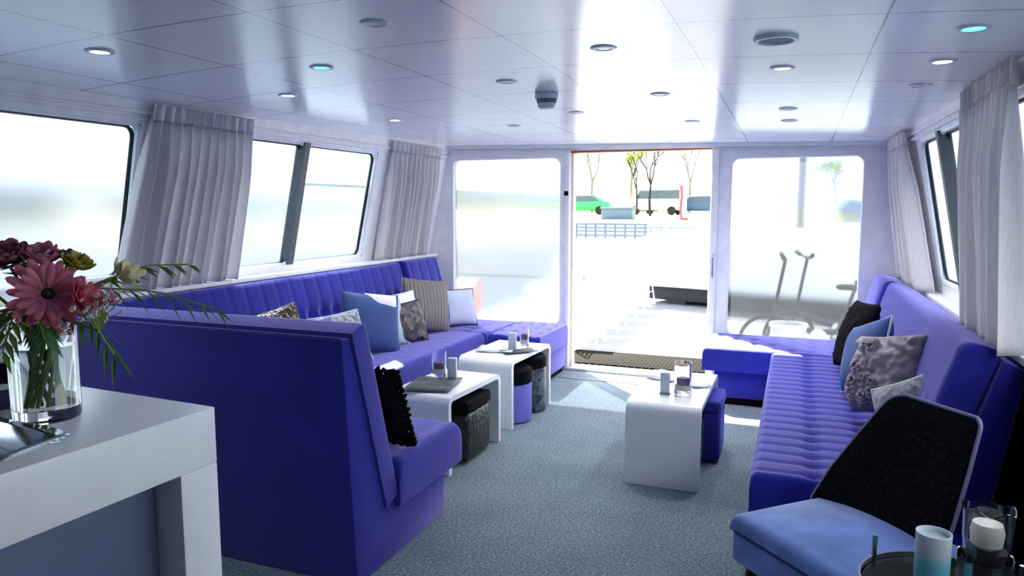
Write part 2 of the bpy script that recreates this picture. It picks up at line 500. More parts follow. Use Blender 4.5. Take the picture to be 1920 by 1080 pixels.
# trims: beam over the back wall, rails over the windows, sills
mb = MB()
for i in range(12):
    xa = -3.1+3.75*i/12; xb = -3.1+3.75*(i+1)/12
    mb.add([(x, y, zt(x)+dz) for x in (xa, xb) for y in (YB-.05, YB+.001) for dz in (-.03, .01)],
           [(0, 1, 3, 2), (4, 6, 7, 5), (0, 4, 5, 1), (2, 3, 7, 6)])
mb.add([(x, y, zt(x)+dz) for x in (-3.1,) for y in (YB-.05, YB) for dz in (-.03, .01)], [(0, 1, 3, 2)])
struct(mb.done('trim_1', M_wall, smooth=0))
for nm, xs, y0, y1, z0, z1 in (('trim_2', LX(1.97)+.0, YN, YB, 1.935, 1.95), ('trim_3', LX(1.91), YN, YB, 1.905, 1.917)):
    struct(MB().box(xs-.01, xs+.010, y0, y1, z0, z1, .004).done(nm, M_white))
mb = MB()
for za, zb in ((1.93, 1.945), (1.895, 1.907)):
    for ya, yb in ((YN, 3.), (3., YB)):
        vs = [(RX(y, 1.95)+dx, y, z) for y in (ya, yb) for z in (za, zb) for dx in (-.010, .01)]
        mb.add(vs, [(0, 1, 3, 2), (4, 6, 7, 5), (0, 4, 5, 1), (2, 3, 7, 6), (0, 2, 6, 4), (1, 5, 7, 3)])
struct(mb.done('trim_4', M_white, smooth=0))
struct(MB().box(-3.31, -3.2, YN, YB, 1.0, 1.028, .006).done('trim_5', M_white))
struct(MB().box(.775, .93, YN, YB, .9, .93, .006).done('trim_6', M_white))
# lining under the sills
struct(MB().box(.90, .99, YN, YB, 0, .9).done('baseboard_right', plain('wall_lining_dark', (40, 38, 60), .7)))

# ------------------------------------------------------------------ ceiling fittings
M_lens = plain('lamp_lens_off', (196, 198, 206), .3)
M_lit = emit('lamp_lit', (255, 244, 225), 6)
M_cyan = emit('lamp_cyan', (60, 215, 255), 3.5)
M_warm = emit('lamp_warm', (255, 225, 160), 2.5)
LAMP_FILL = 16
def downlight(x, y, label, lens, r=.05):
    z = cz(x, y)
    t = thing('ceiling_light', label, 'ceiling light', (x, y, z), 0, 'recessed ceiling lights')
    MB().lathe([(r*.62, -.001), (r*.66, -.005), (r*.9, -.006), (r, -.003), (r*1.02, .004)], 28).done('trim_ring', M_lampring, t)
    MB().lathe([(.0005, -.003), (r*.45, -.0045), (r*.64, -.002)], 24).done('lens', lens, t)
    if y > 4.0:  # fill spots added at the rear fixtures, though most lenses are off
        sp_ = bpy.data.lights.new('lamp_fill', 'SPOT'); sp_.energy = LAMP_FILL*(.35 if x > .3 else .6 if x < -2.2 else 1); sp_.spot_size = math.radians(165); sp_.spot_blend = 1.0; sp_.shadow_soft_size = .05
        lo = bpy.data.objects.new('lamp_fill', sp_); COL.objects.link(lo); lo.parent = t; lo.location = (0, 0, -.02)
for x, y, lab, ln in (
    (-2.417, 1.988, 'lit white ceiling light nearest the left edge, over the flower vase', M_lit),
    (-1.905, 2.629, 'cyan ceiling light above the dark back of the near left sofa', M_cyan),
    (-1.314, 2.109, 'unlit ceiling light at the very top, left of the long ceiling seam', M_lens),
    (-2.446, 3.086, 'lit ceiling light near the top right of the front left curtain', M_lit),
    (-2.46, 4.17, 'lit ceiling light nearest the rear left curtain', M_lit),
    (-1.308, 3.251, 'unlit ceiling light just left of the smoke detector', M_lens),
    (-.702, 2.723, 'unlit ceiling light in the middle panel, nearest the camera there', M_lens),
    (-.676, 3.787, 'unlit ceiling light right of the smoke detector, second in its row', M_lens),
    (-.656, 4.85, 'unlit ceiling light above the open door, third in its row', M_lens),
    (-1.863, 4.781, 'small unlit ceiling light above the left rear window', M_lens),
    (-1.276, 4.301, 'unlit ceiling light behind the smoke detector', M_lens),
    (-.08, 3.231, 'warm lit ceiling light behind the round ceiling speaker', M_warm),
    (-.069, 4.376, 'unlit ceiling light over the right bench, second behind the round speaker', M_lens),
    (-.068, 4.886, 'unlit ceiling light over the right rear window, farthest of its row', M_lens),
    (.48, 3.148, 'lit ceiling light close to the front right curtain', M_lit),
    (.48, 3.67, 'unlit ceiling light close to the right wall above the window', M_lens),
    (.479, 2.632, 'bright cyan ceiling light at the top right corner', M_cyan)):
    downlight(x, y, lab, ln)
z = cz(-1.23, 3.613)
t = thing('smoke_detector', 'grey round smoke detector hanging from the ceiling before the door', 'smoke detector', (-1.23, 3.613, z))
M_det = plain('detector_grey', (236, 236, 240), .5)
MB().lathe([(.0005, .002), (.055, .002), (.062, -.006), (.062, -.022), (.056, -.03)], 32).done('mounting_base', M_det, t)
MB().lathe([(.054, -.028), (.05, -.05), (.046, -.052)], 32).done('vent_ring', plain('detector_slot', (120, 120, 128), .6), t)
MB().lathe([(.048, -.05), (.046, -.066), (.034, -.078), (.0005, -.082)], 32).done('detector_head', M_det, t)
z = cz(-.092, 2.705)
t = thing('ceiling_speaker', 'flat round grey ceiling speaker, larger than the lights around it', 'speaker', (-.092, 2.705, z))
MB().lathe([(.056, -.002), (.06, -.012), (.072, -.012), (.076, .003)], 32).done('rim', M_lampring, t)
MB().lathe([(.0005, -.008), (.04, -.008), (.057, -.005)], 32).done('grille', speckle('grille_mesh', [(100, 100, 112), (140, 140, 152)], 400, .6), t)

# ------------------------------------------------------------------ curtains
def curtain(label, yt, yb, xt, xb, ztop, zbot, n, flare=1.0):
    t = thing('curtain', label, 'curtain', (xt, yt[0], zbot))
    L = Vector((xt, yt[0], zbot)); ph = random.random()*6
    def P(u, q, hd):
        y = (yt[0]*(1-u)+yt[1]*u)*(1-q)+(yb[0]*(1-u)+yb[1]*u)*q
        x = xt*(1-q)+xb*q
        k = (.010+.03*min(1, q*3))
        ww = math.sin(u*n*2*PI+ph+.6*math.sin(q*2+u*9))
        w2 = math.sin(u*n*.83*PI+1.3+ph)*.5
        x += k*(ww+w2*q)
        y += .25*k*math.cos(u*n*2*PI+ph*.7)
        return x, y
    def body(u, v):
        q = .085+v*.915; x, y = P(u, q, 0)
        return (x-L.x, y-L.y, ztop+(zbot-ztop)*q-L.z)
    def head(u, v):
        q = v*.085; x, y = P(u, q, 1)
        x += .006*math.sin(u*n*2*PI*2.0)
        return (x-L.x, y-L.y, ztop+(zbot-ztop)*q-L.z)
    for nm, f, nv in (('curtain_panel', body, 26), ('pleat_heading', head, 6)):
        o = MB().grid(f, n*14, nv).done(nm, M_curtain, t, smooth=180)
        md = o.modifiers.new('thick', 'SOLIDIFY'); md.thickness = .004
    return t
curtain('grey pleated curtain at the left, between the misted front window and the mullioned window', (2.80, 3.52), (2.66, 3.46), -3.052, -3.215, 1.99, 1.03, 11)
curtain('grey pleated curtain hanging in the left rear corner behind the sofa corner seat', (5.14, 5.98), (5.12, 5.99), -3.058, -3.225, 2.0, 1.03, 11)
curtain('grey pleated curtain at the right edge, nearest the camera, above the bench backrest', (3.0, 3.84), (3.02, 3.82), .672, .75, 1.985, .935, 11)
curtain('grey pleated curtain in the far right corner beside the rear window', (5.35, 6.12), (5.1, 6.12), .612, .76, 1.955, .935, 10)

# ------------------------------------------------------------------ sofas
def tuft(us, vs, d=.016, s=.035, crease=.008, cs=.012, vlim=None, along='v'):
    """buttons at (us x vs) and creases running across at each button"""
    def h(u, v):
        z = 0
        ub = min(us, key=lambda a: abs(a-u))
        for b in vs: z -= d*math.exp(-((u-ub)**2+(v-b)**2)/(s*s))
        k = math.exp(-((u-ub)/cs)**2)
        if vlim is None or vlim(v): z -= crease*k
        z += .004*math.cos(2*PI*(u-ub)/.14)*0
        return z
    return h
def rng(a, b, n): return [a+(b-a)*(i+.5)/n for i in range(n)]
def button_row(root_part, M, us, vs, T):
    pass

# left wall bench
t = thing('sofa', 'long purple tufted sofa along the left window wall, scalloped backrest', 'sofa', (-2.8, 4.0, 0))
o = Vector((-2.8, 4.0, 0))
def W(p): return Vector(p)-o
y0, y1 = 3.14, 5.40; L = y1-y0
MB().pad(L, .62, .20, frame(W((-2.99, y1, .235)), (0, -1, 0), (1, 0, 0)), .035, tuft(rng(0, L, 15), (.2,), .008, .05, .001, .02), 110, 22).done('seat_cushion', M_velvet, t)
MB().box(-3.26-o.x, -2.42-o.x, 3.16-o.y, y1-o.y, .05, .235, .01).done('base', M_velvet, t)
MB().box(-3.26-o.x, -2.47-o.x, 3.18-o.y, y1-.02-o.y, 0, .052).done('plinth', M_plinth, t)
yb0 = 2.58; Lb = 5.40-yb0
MB().pad(Lb, .56, .11, frame(W((-3.10, yb0, .44)), (0, 1, 0), (-.17, 0, .56)), .04, tuft(rng(0, Lb, 20), (.27,), .036, .045, .005, .012, lambda v: v > .22), 170, 26).done('backrest', M_velvet, t)
# corner unit
o = Vector((-2.8, 5.76, 0))
t = thing('corner_seat', 'purple corner seat at the far left, end unit after the sofa seam', 'sofa', tuple(o))
MB().pad(.70, .62, .20, frame(W((-2.99, 6.12, .225)), (0, -1, 0), (1, 0, 0)), .035, tuft(rng(0, .7, 5), (.2, .42), .012, .04, .004, .02), 40, 22).done('seat_cushion', M_velvet, t)
MB().box(-3.26-o.x, -2.42-o.x, 5.415-o.y, 6.12-o.y, .05, .225, .01).done('base', M_velvet, t)
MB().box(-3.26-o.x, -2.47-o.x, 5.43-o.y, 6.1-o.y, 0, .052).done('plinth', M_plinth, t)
MB().pad(.62, .575, .12, frame(W((-3.085, 5.415, .43)), (0, 1, 0), (-.165, 0, .555)), .04, tuft(rng(0, .62, 4), (.30,), .03, .05, .006, .014), 40, 26).done('backrest', M_velvet, t)
# left ottoman
o = Vector((-2.09, 5.74, 0))
t = thing('ottoman', 'purple tufted ottoman left of the open door, half in sunlight', 'ottoman', tuple(o))
MB().pad(.46, .76, .185, frame(W((-2.33, 5.36, .25)), (1, 0, 0), (0, 1, 0)), .03, tuft(rng(0, .46, 4), (.2, .4, .6), .012, .03, .008, .016), 36, 40).done('seat_cushion', M_velvet, t)
MB().box(-2.31-o.x, -1.885-o.x, 5.385-o.y, 6.11-o.y, .05, .25, .01).done('base', M_velvet, t)
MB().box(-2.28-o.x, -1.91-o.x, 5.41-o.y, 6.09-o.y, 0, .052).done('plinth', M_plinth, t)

# near left sofa with its tall dark back to the camera
o = Vector((-2.28, 2.65, 0))
t = thing('high_back_sofa', 'purple sofa at the near left, its tall plain back turned to the camera', 'sofa', tuple(o))
xa, xb = -3.02-o.x, -1.53-o.x
def yz(l): return [(a-o.y, b) for a, b in l]
MB().prism(yz([(2.25, .0), (2.185, .985), (2.235, .985), (2.47, .24), (3.0, .215), (2.985, .0)]), 'x', xa, xb, .008).done('base', M_velvet, t)
Mb = frame(Vector((-1.515, 2.46, .24))-o, (-1, 0, 0), (0, -.225, .76))
MB().pad(1.49, .79, .115, frame(Vector((-3.005, 2.45, .245))-o, (1, 0, 0), (0, -.222, .76)).copy() @ Matrix.Scale(-1, 4, (0, 0, 1)), .03, tuft(rng(0, 1.49, 10), (.45,), .02, .04, .006, .014), 90, 30).done('backrest', M_velvet, t)
MB().tube([(x-o.x, 2.19-o.y, .987) for x in (-3.0, -2.5, -2.0, -1.535)], .008, 8).done('piping', M_velvet, t)
MB().pad(1.50, .60, .20, frame(Vector((-3.0, 2.53, .22))-o, (1, 0, 0), (0, 1, 0)), .045, tuft(rng(0, 1.5, 8), (.22,), .022, .05, .004, .02), 70, 26).done('seat_cushion', M_velvet, t)

# right bench
o = Vector((.2, 4.1, 0))
t = thing('bench', 'long purple tufted bench along the right wall, pleated seat and sloping backrest', 'sofa', tuple(o))
Ls = 2.54
MB().pad(Ls, .60, .20, frame(W((.47, 2.86, .24)), (0, 1, 0), (-1, 0, 0)), .035, tuft(rng(0, Ls, 22), (.16, .37), .014, .032, .007, .014), 190, 28).done('seat_cushion', M_velvet, t)
MB().box(-.085-o.x, .72-o.x, 2.9-o.y, 5.40-o.y, .05, .24, .01).done('base', M_velvet, t)
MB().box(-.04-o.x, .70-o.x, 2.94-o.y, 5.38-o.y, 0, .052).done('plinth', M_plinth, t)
MB().pad(2.36, .55, .13, frame(W((.555, 5.42, .42)), (0, -1, 0), (.175, 0, .56)), .05, tuft(rng(0, 2.36, 22), (.15,), .02, .03, .006, .012, lambda v: v < .3), 190, 28).done('backrest', M_velvet, t)
MB().prism([(.52-o.x, .24), (.70-o.x, .24), (.80-o.x, .88), (.72-o.x, .92)], 'y', 3.04-o.y, 5.41-o.y, .02).done('back_frame', M_velvet, t)
# right corner unit: low seat across the rear window plus backrest
o = Vector((.0, 5.8, 0))
t = thing('corner_seat', 'purple low corner seat under the right rear window, tufted in rows', 'sofa', tuple(o))
MB().pad(1.10, .71, .17, frame(W((-.615, 5.425, .262)), (1, 0, 0), (0, 1, 0)), .03, tuft(rng(0, 1.1, 8), (.12, .3, .48, .62), .012, .035, .002, .016), 64, 40).done('seat_cushion', M_velvet, t)
MB().box(-.53-o.x, .72-o.x, 5.46-o.y, 6.13-o.y, .06, .262, .01).done('base', M_velvet, t)
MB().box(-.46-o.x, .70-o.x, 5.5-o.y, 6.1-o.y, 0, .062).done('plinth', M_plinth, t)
MB().pad(.68, .55, .13, frame(W((.55, 6.12, .42)), (0, -1, 0), (.16, 0, .56)), .05, tuft(rng(0, .68, 6), (.15,), .02, .03, .004, .012), 50, 26).done('backrest', M_velvet, t)

# ------------------------------------------------------------------ throw cushions
def cushion(label, c, w_, h_, t_, normal, up, mat, bump_=None, pipe=None, extra=None, roll=0, res=26):
    n = Vector(normal).normalized(); u = Vector(up)
    x = u.cross(n).normalized(); y = n.cross(x)
    t = thing('throw_cushion', label, 'cushion', c)
    M = Matrix((x, y, n)).transposed().to_4x4() @ Matrix.Rotation(math.radians(roll), 4, 'Z')
    t.rotation_euler = M.to_euler()
    I = Matrix.Identity(4)
    cov = MB().pillow(w_, h_, t_, I, res, bump_).done('cover', mat, t, smooth=80)
    if pipe:
        pts = []
        for k in range(40):
            q = k/10; s = int(q); f = -1+2*(q-s)
            u_, v_ = ((f, -1), (1, f), (-f, 1), (-1, -f))[s]
            pts.append((u_*w_/2*(1-.05*(1-v_*v_)), v_*h_/2*(1-.05*(1-u_*u_)), 0))
        MB().tube(pts, .006, 6, True).done('piping', pipe, cov)
    if extra: extra(cov)
    return t
M_seq = speckle('bronze_sequins', [(12, 9, 8), (30, 24, 16), (8, 6, 8), (150, 130, 80)], 70, .35, .5, .5)
M_blueC = velvet('blue_grey_velvet', (62, 82, 132), .35, (170, 190, 220))
M_whiteC = plain('white_cotton', (235, 232, 236), .8)
M_greypat = speckle('grey_pattern', [(92, 98, 108), (132, 138, 146), (168, 168, 176), (110, 100, 108)], 45, .7, 0, .2)
M_mint = stripes('mint_weave', [(150, 170, 176), (196, 208, 212)], 60, 'Y')
M_brown = speckle('brown_print', [(36, 32, 36), (78, 70, 72), (120, 112, 116), (50, 44, 52)], 26, .6, 0, .3)
M_stripe = stripes('taupe_stripes', [(70, 64, 68), (122, 112, 112), (160, 150, 148), (86, 80, 84)], 9, 'X', .6, .0, 1.5)
M_pale = plain('pale_blue_cotton', (196, 204, 226), .8)
M_navyC = velvet('slate_blue_cotton', (70, 84, 140), .2)
M_blackp = plain('black_piping', (20, 20, 28), .8)
M_rose = plain('taupe_satin', (150, 138, 146), .6, var=.12)
nb = lambda s, a: (lambda x, y: a*noise.noise(Vector((x*s, y*s, 2.3))))
lean = (.93, -.15, .32)
cushion('bronze and black sequined cushion on the left sofa, nearest of its row', (-2.86, 3.42, .66), .42, .42, .15, (.85, -.45, .35), (-.2, 0, 1), M_seq, nb(9, .01), roll=6)
cushion('plain small blue cushion low beside the sequined cushion', (-2.84, 3.78, .58), .34, .34, .12, (.85, -.35, .4), (-.2, 0, 1), M_blueC)
cushion('grey patterned cushion with piping between the sequined and large blue cushions', (-2.80, 3.99, .59), .38, .36, .13, (.85, -.4, .4), (-.2, 0, 1), M_greypat, None, M_pale)
def whitetop(t):
    MB().pillow(.26, .13, .12, Matrix.Translation((.08, .15, .012)), 18).done('white_band', M_whiteC, t, label='white top band')
cushion('large blue grey cushion with white upper corner on the left sofa', (-2.80, 4.36, .645), .46, .44, .17, (.86, -.42, .3), (-.18, 0, 1), M_blueC, None, M_navyC, whitetop, roll=-14)
cushion('pale mint ribbed cushion wedged behind the large blue cushion', (-2.83, 4.62, .59), .34, .36, .11, (.86, -.42, .3), (-.18, 0, 1), M_mint)
cushion('dark brown printed cushion with black edge in the middle of the left sofa', (-2.77, 4.80, .575), .34, .33, .17, (.86, -.42, .3), (-.18, 0, 1), M_brown, nb(20, .004), M_blackp)
cushion('white cushion standing on edge behind the brown printed cushion', (-2.88, 4.93, .61), .34, .38, .10, (.86, -.4, .3), (-.18, 0, 1), M_whiteC)
cushion('tall taupe striped cushion leaning against the left sofa seam', (-2.83, 5.24, .655), .46, .46, .16, (.86, -.42, .28), (-.2, .1, 1), M_stripe, nb(6, .008), roll=-8)
def band(t):
    MB().pillow(.10, .345, .165, Matrix.Translation((-.145, 0, .004)), 16).done('blue_band', M_navyC, t, label='slate blue side band')
cushion('pale and slate blue banded cushion with black piping at the far left corner', (-2.76, 5.66, .59), .40, .33, .15, (.8, -.5, .28), (-.1, .1, 1), M_pale, None, M_blackp, band)

cushion('black fluffy cushion at the far end of the right bench', (.37, 4.86, .68), .34, .44, .15, (-.9, -.28, .3), (.15, .1, 1), M_black, nb(40, .014))
cushion('blue grey cushion with pale edge between the black and the ruffled cushion', (.375, 4.22, .68), .36, .38, .17, (-.88, -.32, .32), (.2, .1, 1), M_blueC, None, M_mint, roll=20)
def roses(t):
    for k in range(11):
        a = random.uniform(-.14, .02); b = random.uniform(-.13, .13); r = random.uniform(.028, .045)
        zc = .085*(max(0, 1-abs(a/.2)**2.6)**.5)*(max(0, 1-abs(b/.2)**2.6)**.5)
        m = MB()
        for q in range(3):
            rr = r*(1-.28*q); pts = []
            for i in range(14):
                th = 2*PI*i/14+q
                pts.append((a+rr*math.cos(th)*(1+.12*math.sin(3*th+k)), b+rr*math.sin(th), zc+.004+.008*q+.004*math.sin(4*th+k)))
            m.tube(pts, .0075, 6, True)
        m.done('fabric_rosette', M_rose, t)
cushion('taupe cushion covered in fabric rosettes on the right bench', (.43, 3.72, .69), .38, .38, .16, (-.72, -.62, .3), (.3, 0, 1), M_rose, lambda x, y: .020*abs(math.sin(24*y+14*x+3*noise.noise(Vector((x*9, y*9, 1)))))+.012*noise.noise(Vector((x*30, y*30, 0))), None, roses, roll=22, res=64)
cushion('small grey patterned cushion tucked behind the black chair, corner pointing up', (.47, 3.42, .585), .30, .30, .11, (-.7, -.6, .3), (.3, 0, 1), M_greypat, None, M_whiteC, roll=40)
def ruffle(t):
    pts = []
    for k in range(160):
        q = k/40; s = int(q); f = -1+2*(q-s)
        u_, v_ = ((f, -1), (1, f), (-f, 1), (-1, -f))[s]
        wv = .012*math.sin(k*1.9)
        pts.append((u_*(.19+wv), v_*(.19+wv), .008*math.sin(k*2.7)))
    MB().tube(pts, .011, 6, True).done('ruffle', M_black, t)
cushion('black ruffled cushion leaning on the near left sofa, seen edge on', (-1.73, 2.655, .60), .36, .36, .13, (0, .93, .36), (0, -.3, 1), M_black, nb(30, .008), None, ruffle)

# ------------------------------------------------------------------ waterfall tables
def waterfall(label, x0, x1, y0, y1, h, rz=0, th=.03, r=.055):
    cx, cy = (x0+x1)/2, (y0+y1)/2
    t = thing('coffee_table', label, 'table', (cx, cy, 0), rz)
    hy = (y1-y0)/2
    def arc(cy_, cz_, rr, a0, a1, n=8):
        return [(cy_+rr*math.cos(math.radians(a0+(a1-a0)*i/n)), cz_+rr*math.sin(math.radians(a0+(a1-a0)*i/n))) for i in range(n+1)]
    def shell(y_out, sgn):  # half profile used below
        return None
    outer = [(-hy, 0)]+arc(-hy+r, h-r, r, 180, 90)+arc(hy-r, h-r, r, 90, 0)+[(hy, 0)]
    inner = [(hy-th, 0)]+arc(hy-r, h-r, r-th, 0, 90)+arc(-hy+r, h-r, r-th, 90, 180)+[(-hy+th, 0)]
    # three parts: two leg panels and the top with its bends
    n = len(outer)
    def strip(idx_o, idx_i, nm):
        m = MB(); po = [outer[i] for i in idx_o]; pi = [inner[i] for i in idx_i]
        m.prism(po+pi, 'x', x0-cx, x1-cx); m.done(nm, M_lacq, t, smooth=30)
    strip(range(1, n-1), range(1, n-1), 'tabletop')
    strip([0, 1], [n-2, n-1], 'side_panel'); strip([n-2, n-1], [0, 1], 'side_panel')
    return t
waterfall('white waterfall coffee table on the carpet, alone before the open door', -.805, -.415, 3.69, 4.55, .445)
waterfall('white waterfall coffee table nearest the high back sofa, dark leaflet on top', -2.085, -1.70, 3.43, 4.09, .44, math.radians(-3))
waterfall('white waterfall coffee table by the ottoman, farthest on the left', -2.085, -1.685, 4.33, 5.03, .465, math.radians(-3))
def pouf(label, x, y, w_, d_, h_, mat, mat2=None, capz=None, round_=False):
    t = thing('pouf', label, 'stool', (x, y, 0))
    z1 = capz or h_*.8
    if round_:
        r = w_/2
        MB().lathe([(.0005, .0), (r-.02, 0), (r, .012), (r, z1-.01), (r-.006, z1)], 36).done('body', mat, t)
        MB().lathe([(r-.006, z1), (r+.003, z1+.008), (r+.003, h_-.02), (r-.02, h_), (.0005, h_+.006)], 36).done('seat_pad', mat2 or mat, t)
    else:
        MB().box(-w_/2, w_/2, -d_/2, d_/2, 0.012, z1, .03, 4).done('body', mat, t)
        MB().box(-w_/2-.003, w_/2+.003, -d_/2-.003, d_/2+.003, z1, h_, .02, 4).done('seat_pad', mat2 or mat, t)
    return t
M_lav = velvet('lavender_velvet', (112, 112, 196), .35)
M_croc = speckle('black_croc', [(16, 12, 14), (34, 26, 26), (22, 18, 20)], 30, .35, 0, .6)
M_shiny = speckle('black_shiny_print', [(16, 22, 26), (60, 74, 80), (26, 34, 40), (100, 112, 118)], 24, .3, 0, .4)
M_indigo = velvet('indigo_velvet', (52, 58, 150), .35)
pouf('black shiny pouf under the nearest left table', -1.84, 3.77, .30, .34, .37, M_croc, M_plinth)
pouf('lavender round pouf black at the top under the far left table', -1.80, 4.55, .29, .29, .38, M_lav, M_plinth, .27, True)  # upper part set to black above the lavender body
pouf('dark grey round pouf with printed cover under the far left table, behind the lavender one', -1.77, 4.83, .25, .25, .41, M_shiny, M_plinth, .32, True)
pouf('black pouf hidden under the table before the door, nearer one', -.60, 3.93, .32, .32, .38, M_shiny, M_plinth)
pouf('indigo pouf sticking out to the right under the table before the door', -.53, 4.31, .34, .34, .37, M_indigo)

# things on the tables
def candle_glass(label, x, y, z, r=.045, h=.17):
    t = thing('candle_glass', label, 'candle holder', (x, y, z))
    MB().lathe([(.0005, .001), (r*.95, .001), (r, .006), (r, h), (r-.003, h), (r-.003, .03), (.0005, .028)], 32).done('glass', M_glass, t)
    MB().lathe([(.0005, .058), (r*.72, .058), (r*.74, .095), (r*.4, .1), (.0005, .098)], 24).done('candle', plain('plum_wax', (90, 70, 110), .5), t, label='plum coloured candle')
    MB().lathe([(.0005, .0285), (r-.004, .0285), (r-.004, .056), (.0005, .057)], 24).done('white_sand', M_candle, t)
    return t
def card_holder(label, x, y, z, w_=.055, h=.13, rz=.2):
    t = thing('menu_stand', label, 'card holder', (x, y, z), rz)
    MB().box(-w_/2, w_/2, -.018, .018, 0, h, .003).done('card_block', plain('frosted_card', (188, 200, 214), .4), t)
    MB().box(-w_/2-.004, w_/2+.004, -.024, .024, 0, .008, .002).done('foot', M_glassblue, t)
    return t
def leaflet(label, x, y, z, w_, d_, rz, mat):
    t = thing('leaflet', label, 'leaflet', (x, y, z), rz)
    m = MB()
    m.grid(lambda u, v: ((u-.5)*w_, (v-.5)*d_, .004+.006*abs(math.sin((u-.5)*PI))), 9, 3)
    o_ = m.done('page', mat, t, smooth=180); md = o_.modifiers.new('thick', 'SOLIDIFY'); md.thickness = .0025; md.offset = 1
    return t
M_leaf = speckle('leaflet_print', [(44, 54, 58), (70, 84, 88), (26, 34, 38), (100, 114, 116)], 14, .55, 0, 0)
M_leafw = speckle('leaflet_pale', [(210, 205, 210), (176, 170, 180), (228, 226, 230)], 10, .35, 0, 0)
candle_glass('tall candle glass on the nearest left table', -1.985, 3.83, .44, .045, .165)
card_holder('grey card block beside the candle glass on the nearest left table', -1.89, 3.82, .44)
leaflet('dark printed leaflet lying open on the nearest left table', -1.925, 3.64, .44, .27, .34, .2, M_leaf)
candle_glass('small candle glass behind the card block on the far left table', -1.79, 4.79, .465, .032, .13)
card_holder('grey card block on the far left table', -1.82, 4.63, .465)
leaflet('pale leaflet on the far left table, lying open left of the card block', -1.94, 4.62, .465, .26, .22, .2, M_leafw)
leaflet('grey strip leaflet on the far left table, right of the card block', -1.76, 4.60, .465, .12, .24, -.8, M_leaf)
candle_glass('tall candle glass on the table before the open door', -.545, 3.95, .445, .047, .18)
card_holder('blue grey card block left of the candle glass on the table before the door', -.64, 3.93, .445, .05, .12)
leaflet('folded pale leaflet right of the candle glass on the table before the door', -.50, 4.19, .445, .12, .16, .6, M_leafw)
leaflet('open pale leaflet at the rear left of the table before the door', -.70, 4.33, .445, .20, .24, -.3, M_leafw)

# ------------------------------------------------------------------ desk with vase
RD = math.radians(-3)
t = thing('desk', 'white frame desk at the lower left with thick beam and square leg', 'desk', (-1.265, 1.29, 0), RD)
ln, wd, ht, bt = 1.75, 1.0, 1.0, .135
M_desk = plain('desk_white', (236, 240, 244), .3, var=.03)
MB().box(-wd, 0, -ln, 0, ht-bt, ht, .003).done('desktop', M_desk, t)
for sx, sy in ((-.11, -.105), (-wd, -.105), (-.11, -ln), (-wd, -ln)):
    MB().box(sx, sx+.11, sy, sy+.105, 0, ht-bt, .003).done('leg', M_desk, t)
MB().box(-.10, -.085, -ln+.105, -.105, .0, ht-bt, .002).done('modesty_panel', plain('panel_grey_blue', (92, 104, 136), .6), t, label='grey blue inner panel')

VX, VY = -1.55, 1.085
t = thing('glass_vase', 'clear cylindrical glass vase standing on the white desk', 'vase', (VX, VY, 1.0))
MB().lathe([(.0005, 0), (.064, 0), (.068, .006), (.068, .242), (.0635, .242), (.0635, .028), (.0005, .026)], 40).done('vessel', M_glass, t)
MB().lathe([(.0005, .029), (.0625, .029), (.0625, .165), (.0005, .165)], 40).done('water', glass('water', (225, 238, 235), 0, 1.33), t)
M_stem = plain('stem_green', (130, 156, 70), .6, var=.3)
M_leafg = plain('leaf_green', (112, 156, 70), .5, var=.35, scale=30)
M_leafd = plain('leaf_dark', (62, 104, 62), .5, var=.3, scale=30)
def petal(m):
    nt = m.node_tree; b = nt.nodes['Principled BSDF']; out = nt.nodes['Material Output']
    src = b.inputs['Base Color'].links[0].from_socket
    t = N(nt, 'ShaderNodeBsdfTranslucent'); nt.links.new(src, t.inputs['Color'])
    x = N(nt, 'ShaderNodeMixShader'); x.inputs['Fac'].default_value = .5
    nt.links.new(b.outputs[0], x.inputs[1]); nt.links.new(t.outputs[0], x.inputs[2]); nt.links.new(x.outputs[0], out.inputs['Surface'])
    return m
M_pink = plain('petal_pink', (255, 160, 186), .55, var=.18, scale=40)
M_coral = plain('petal_coral', (255, 136, 164), .55, var=.2, scale=40)
M_mauve = plain('petal_mauve', (200, 130, 156), .6, var=.3, scale=60)
M_lilac = plain('petal_rose', (242, 176, 196), .6, var=.2, scale=60)
M_plum = plain('petal_plum', (84, 48, 92), .6, var=.3, scale=60)
M_yel = plain('petal_lime', (206, 200, 100), .6, var=.3, scale=60)
for q_ in (M_pink, M_coral, M_mauve, M_lilac, M_yel, M_leafg): petal(q_)
M_core = plain('flower_core', (44, 24, 22), .8, var=.4, scale=120)
M_white2 = plain('blossom_white', (238, 230, 232), .7)
cd = Vector((.82, -.5, .28)).normalized()   # roughly towards the room's middle
def stem(m, top, k):
    a = k*2.4; b = Vector((VX+.03*math.cos(a), VY+.03*math.sin(a), 1.035))
    n_ = Vector((VX+.035*math.cos(a+2), VY+.035*math.sin(a+2), 1.235))
    pts = [b, b*.5+n_*.5, n_, (n_*.45+Vector(top)*.55)+Vector((0, 0, .012)), Vector(top)]
    m.tube(pts, .0035, 6)
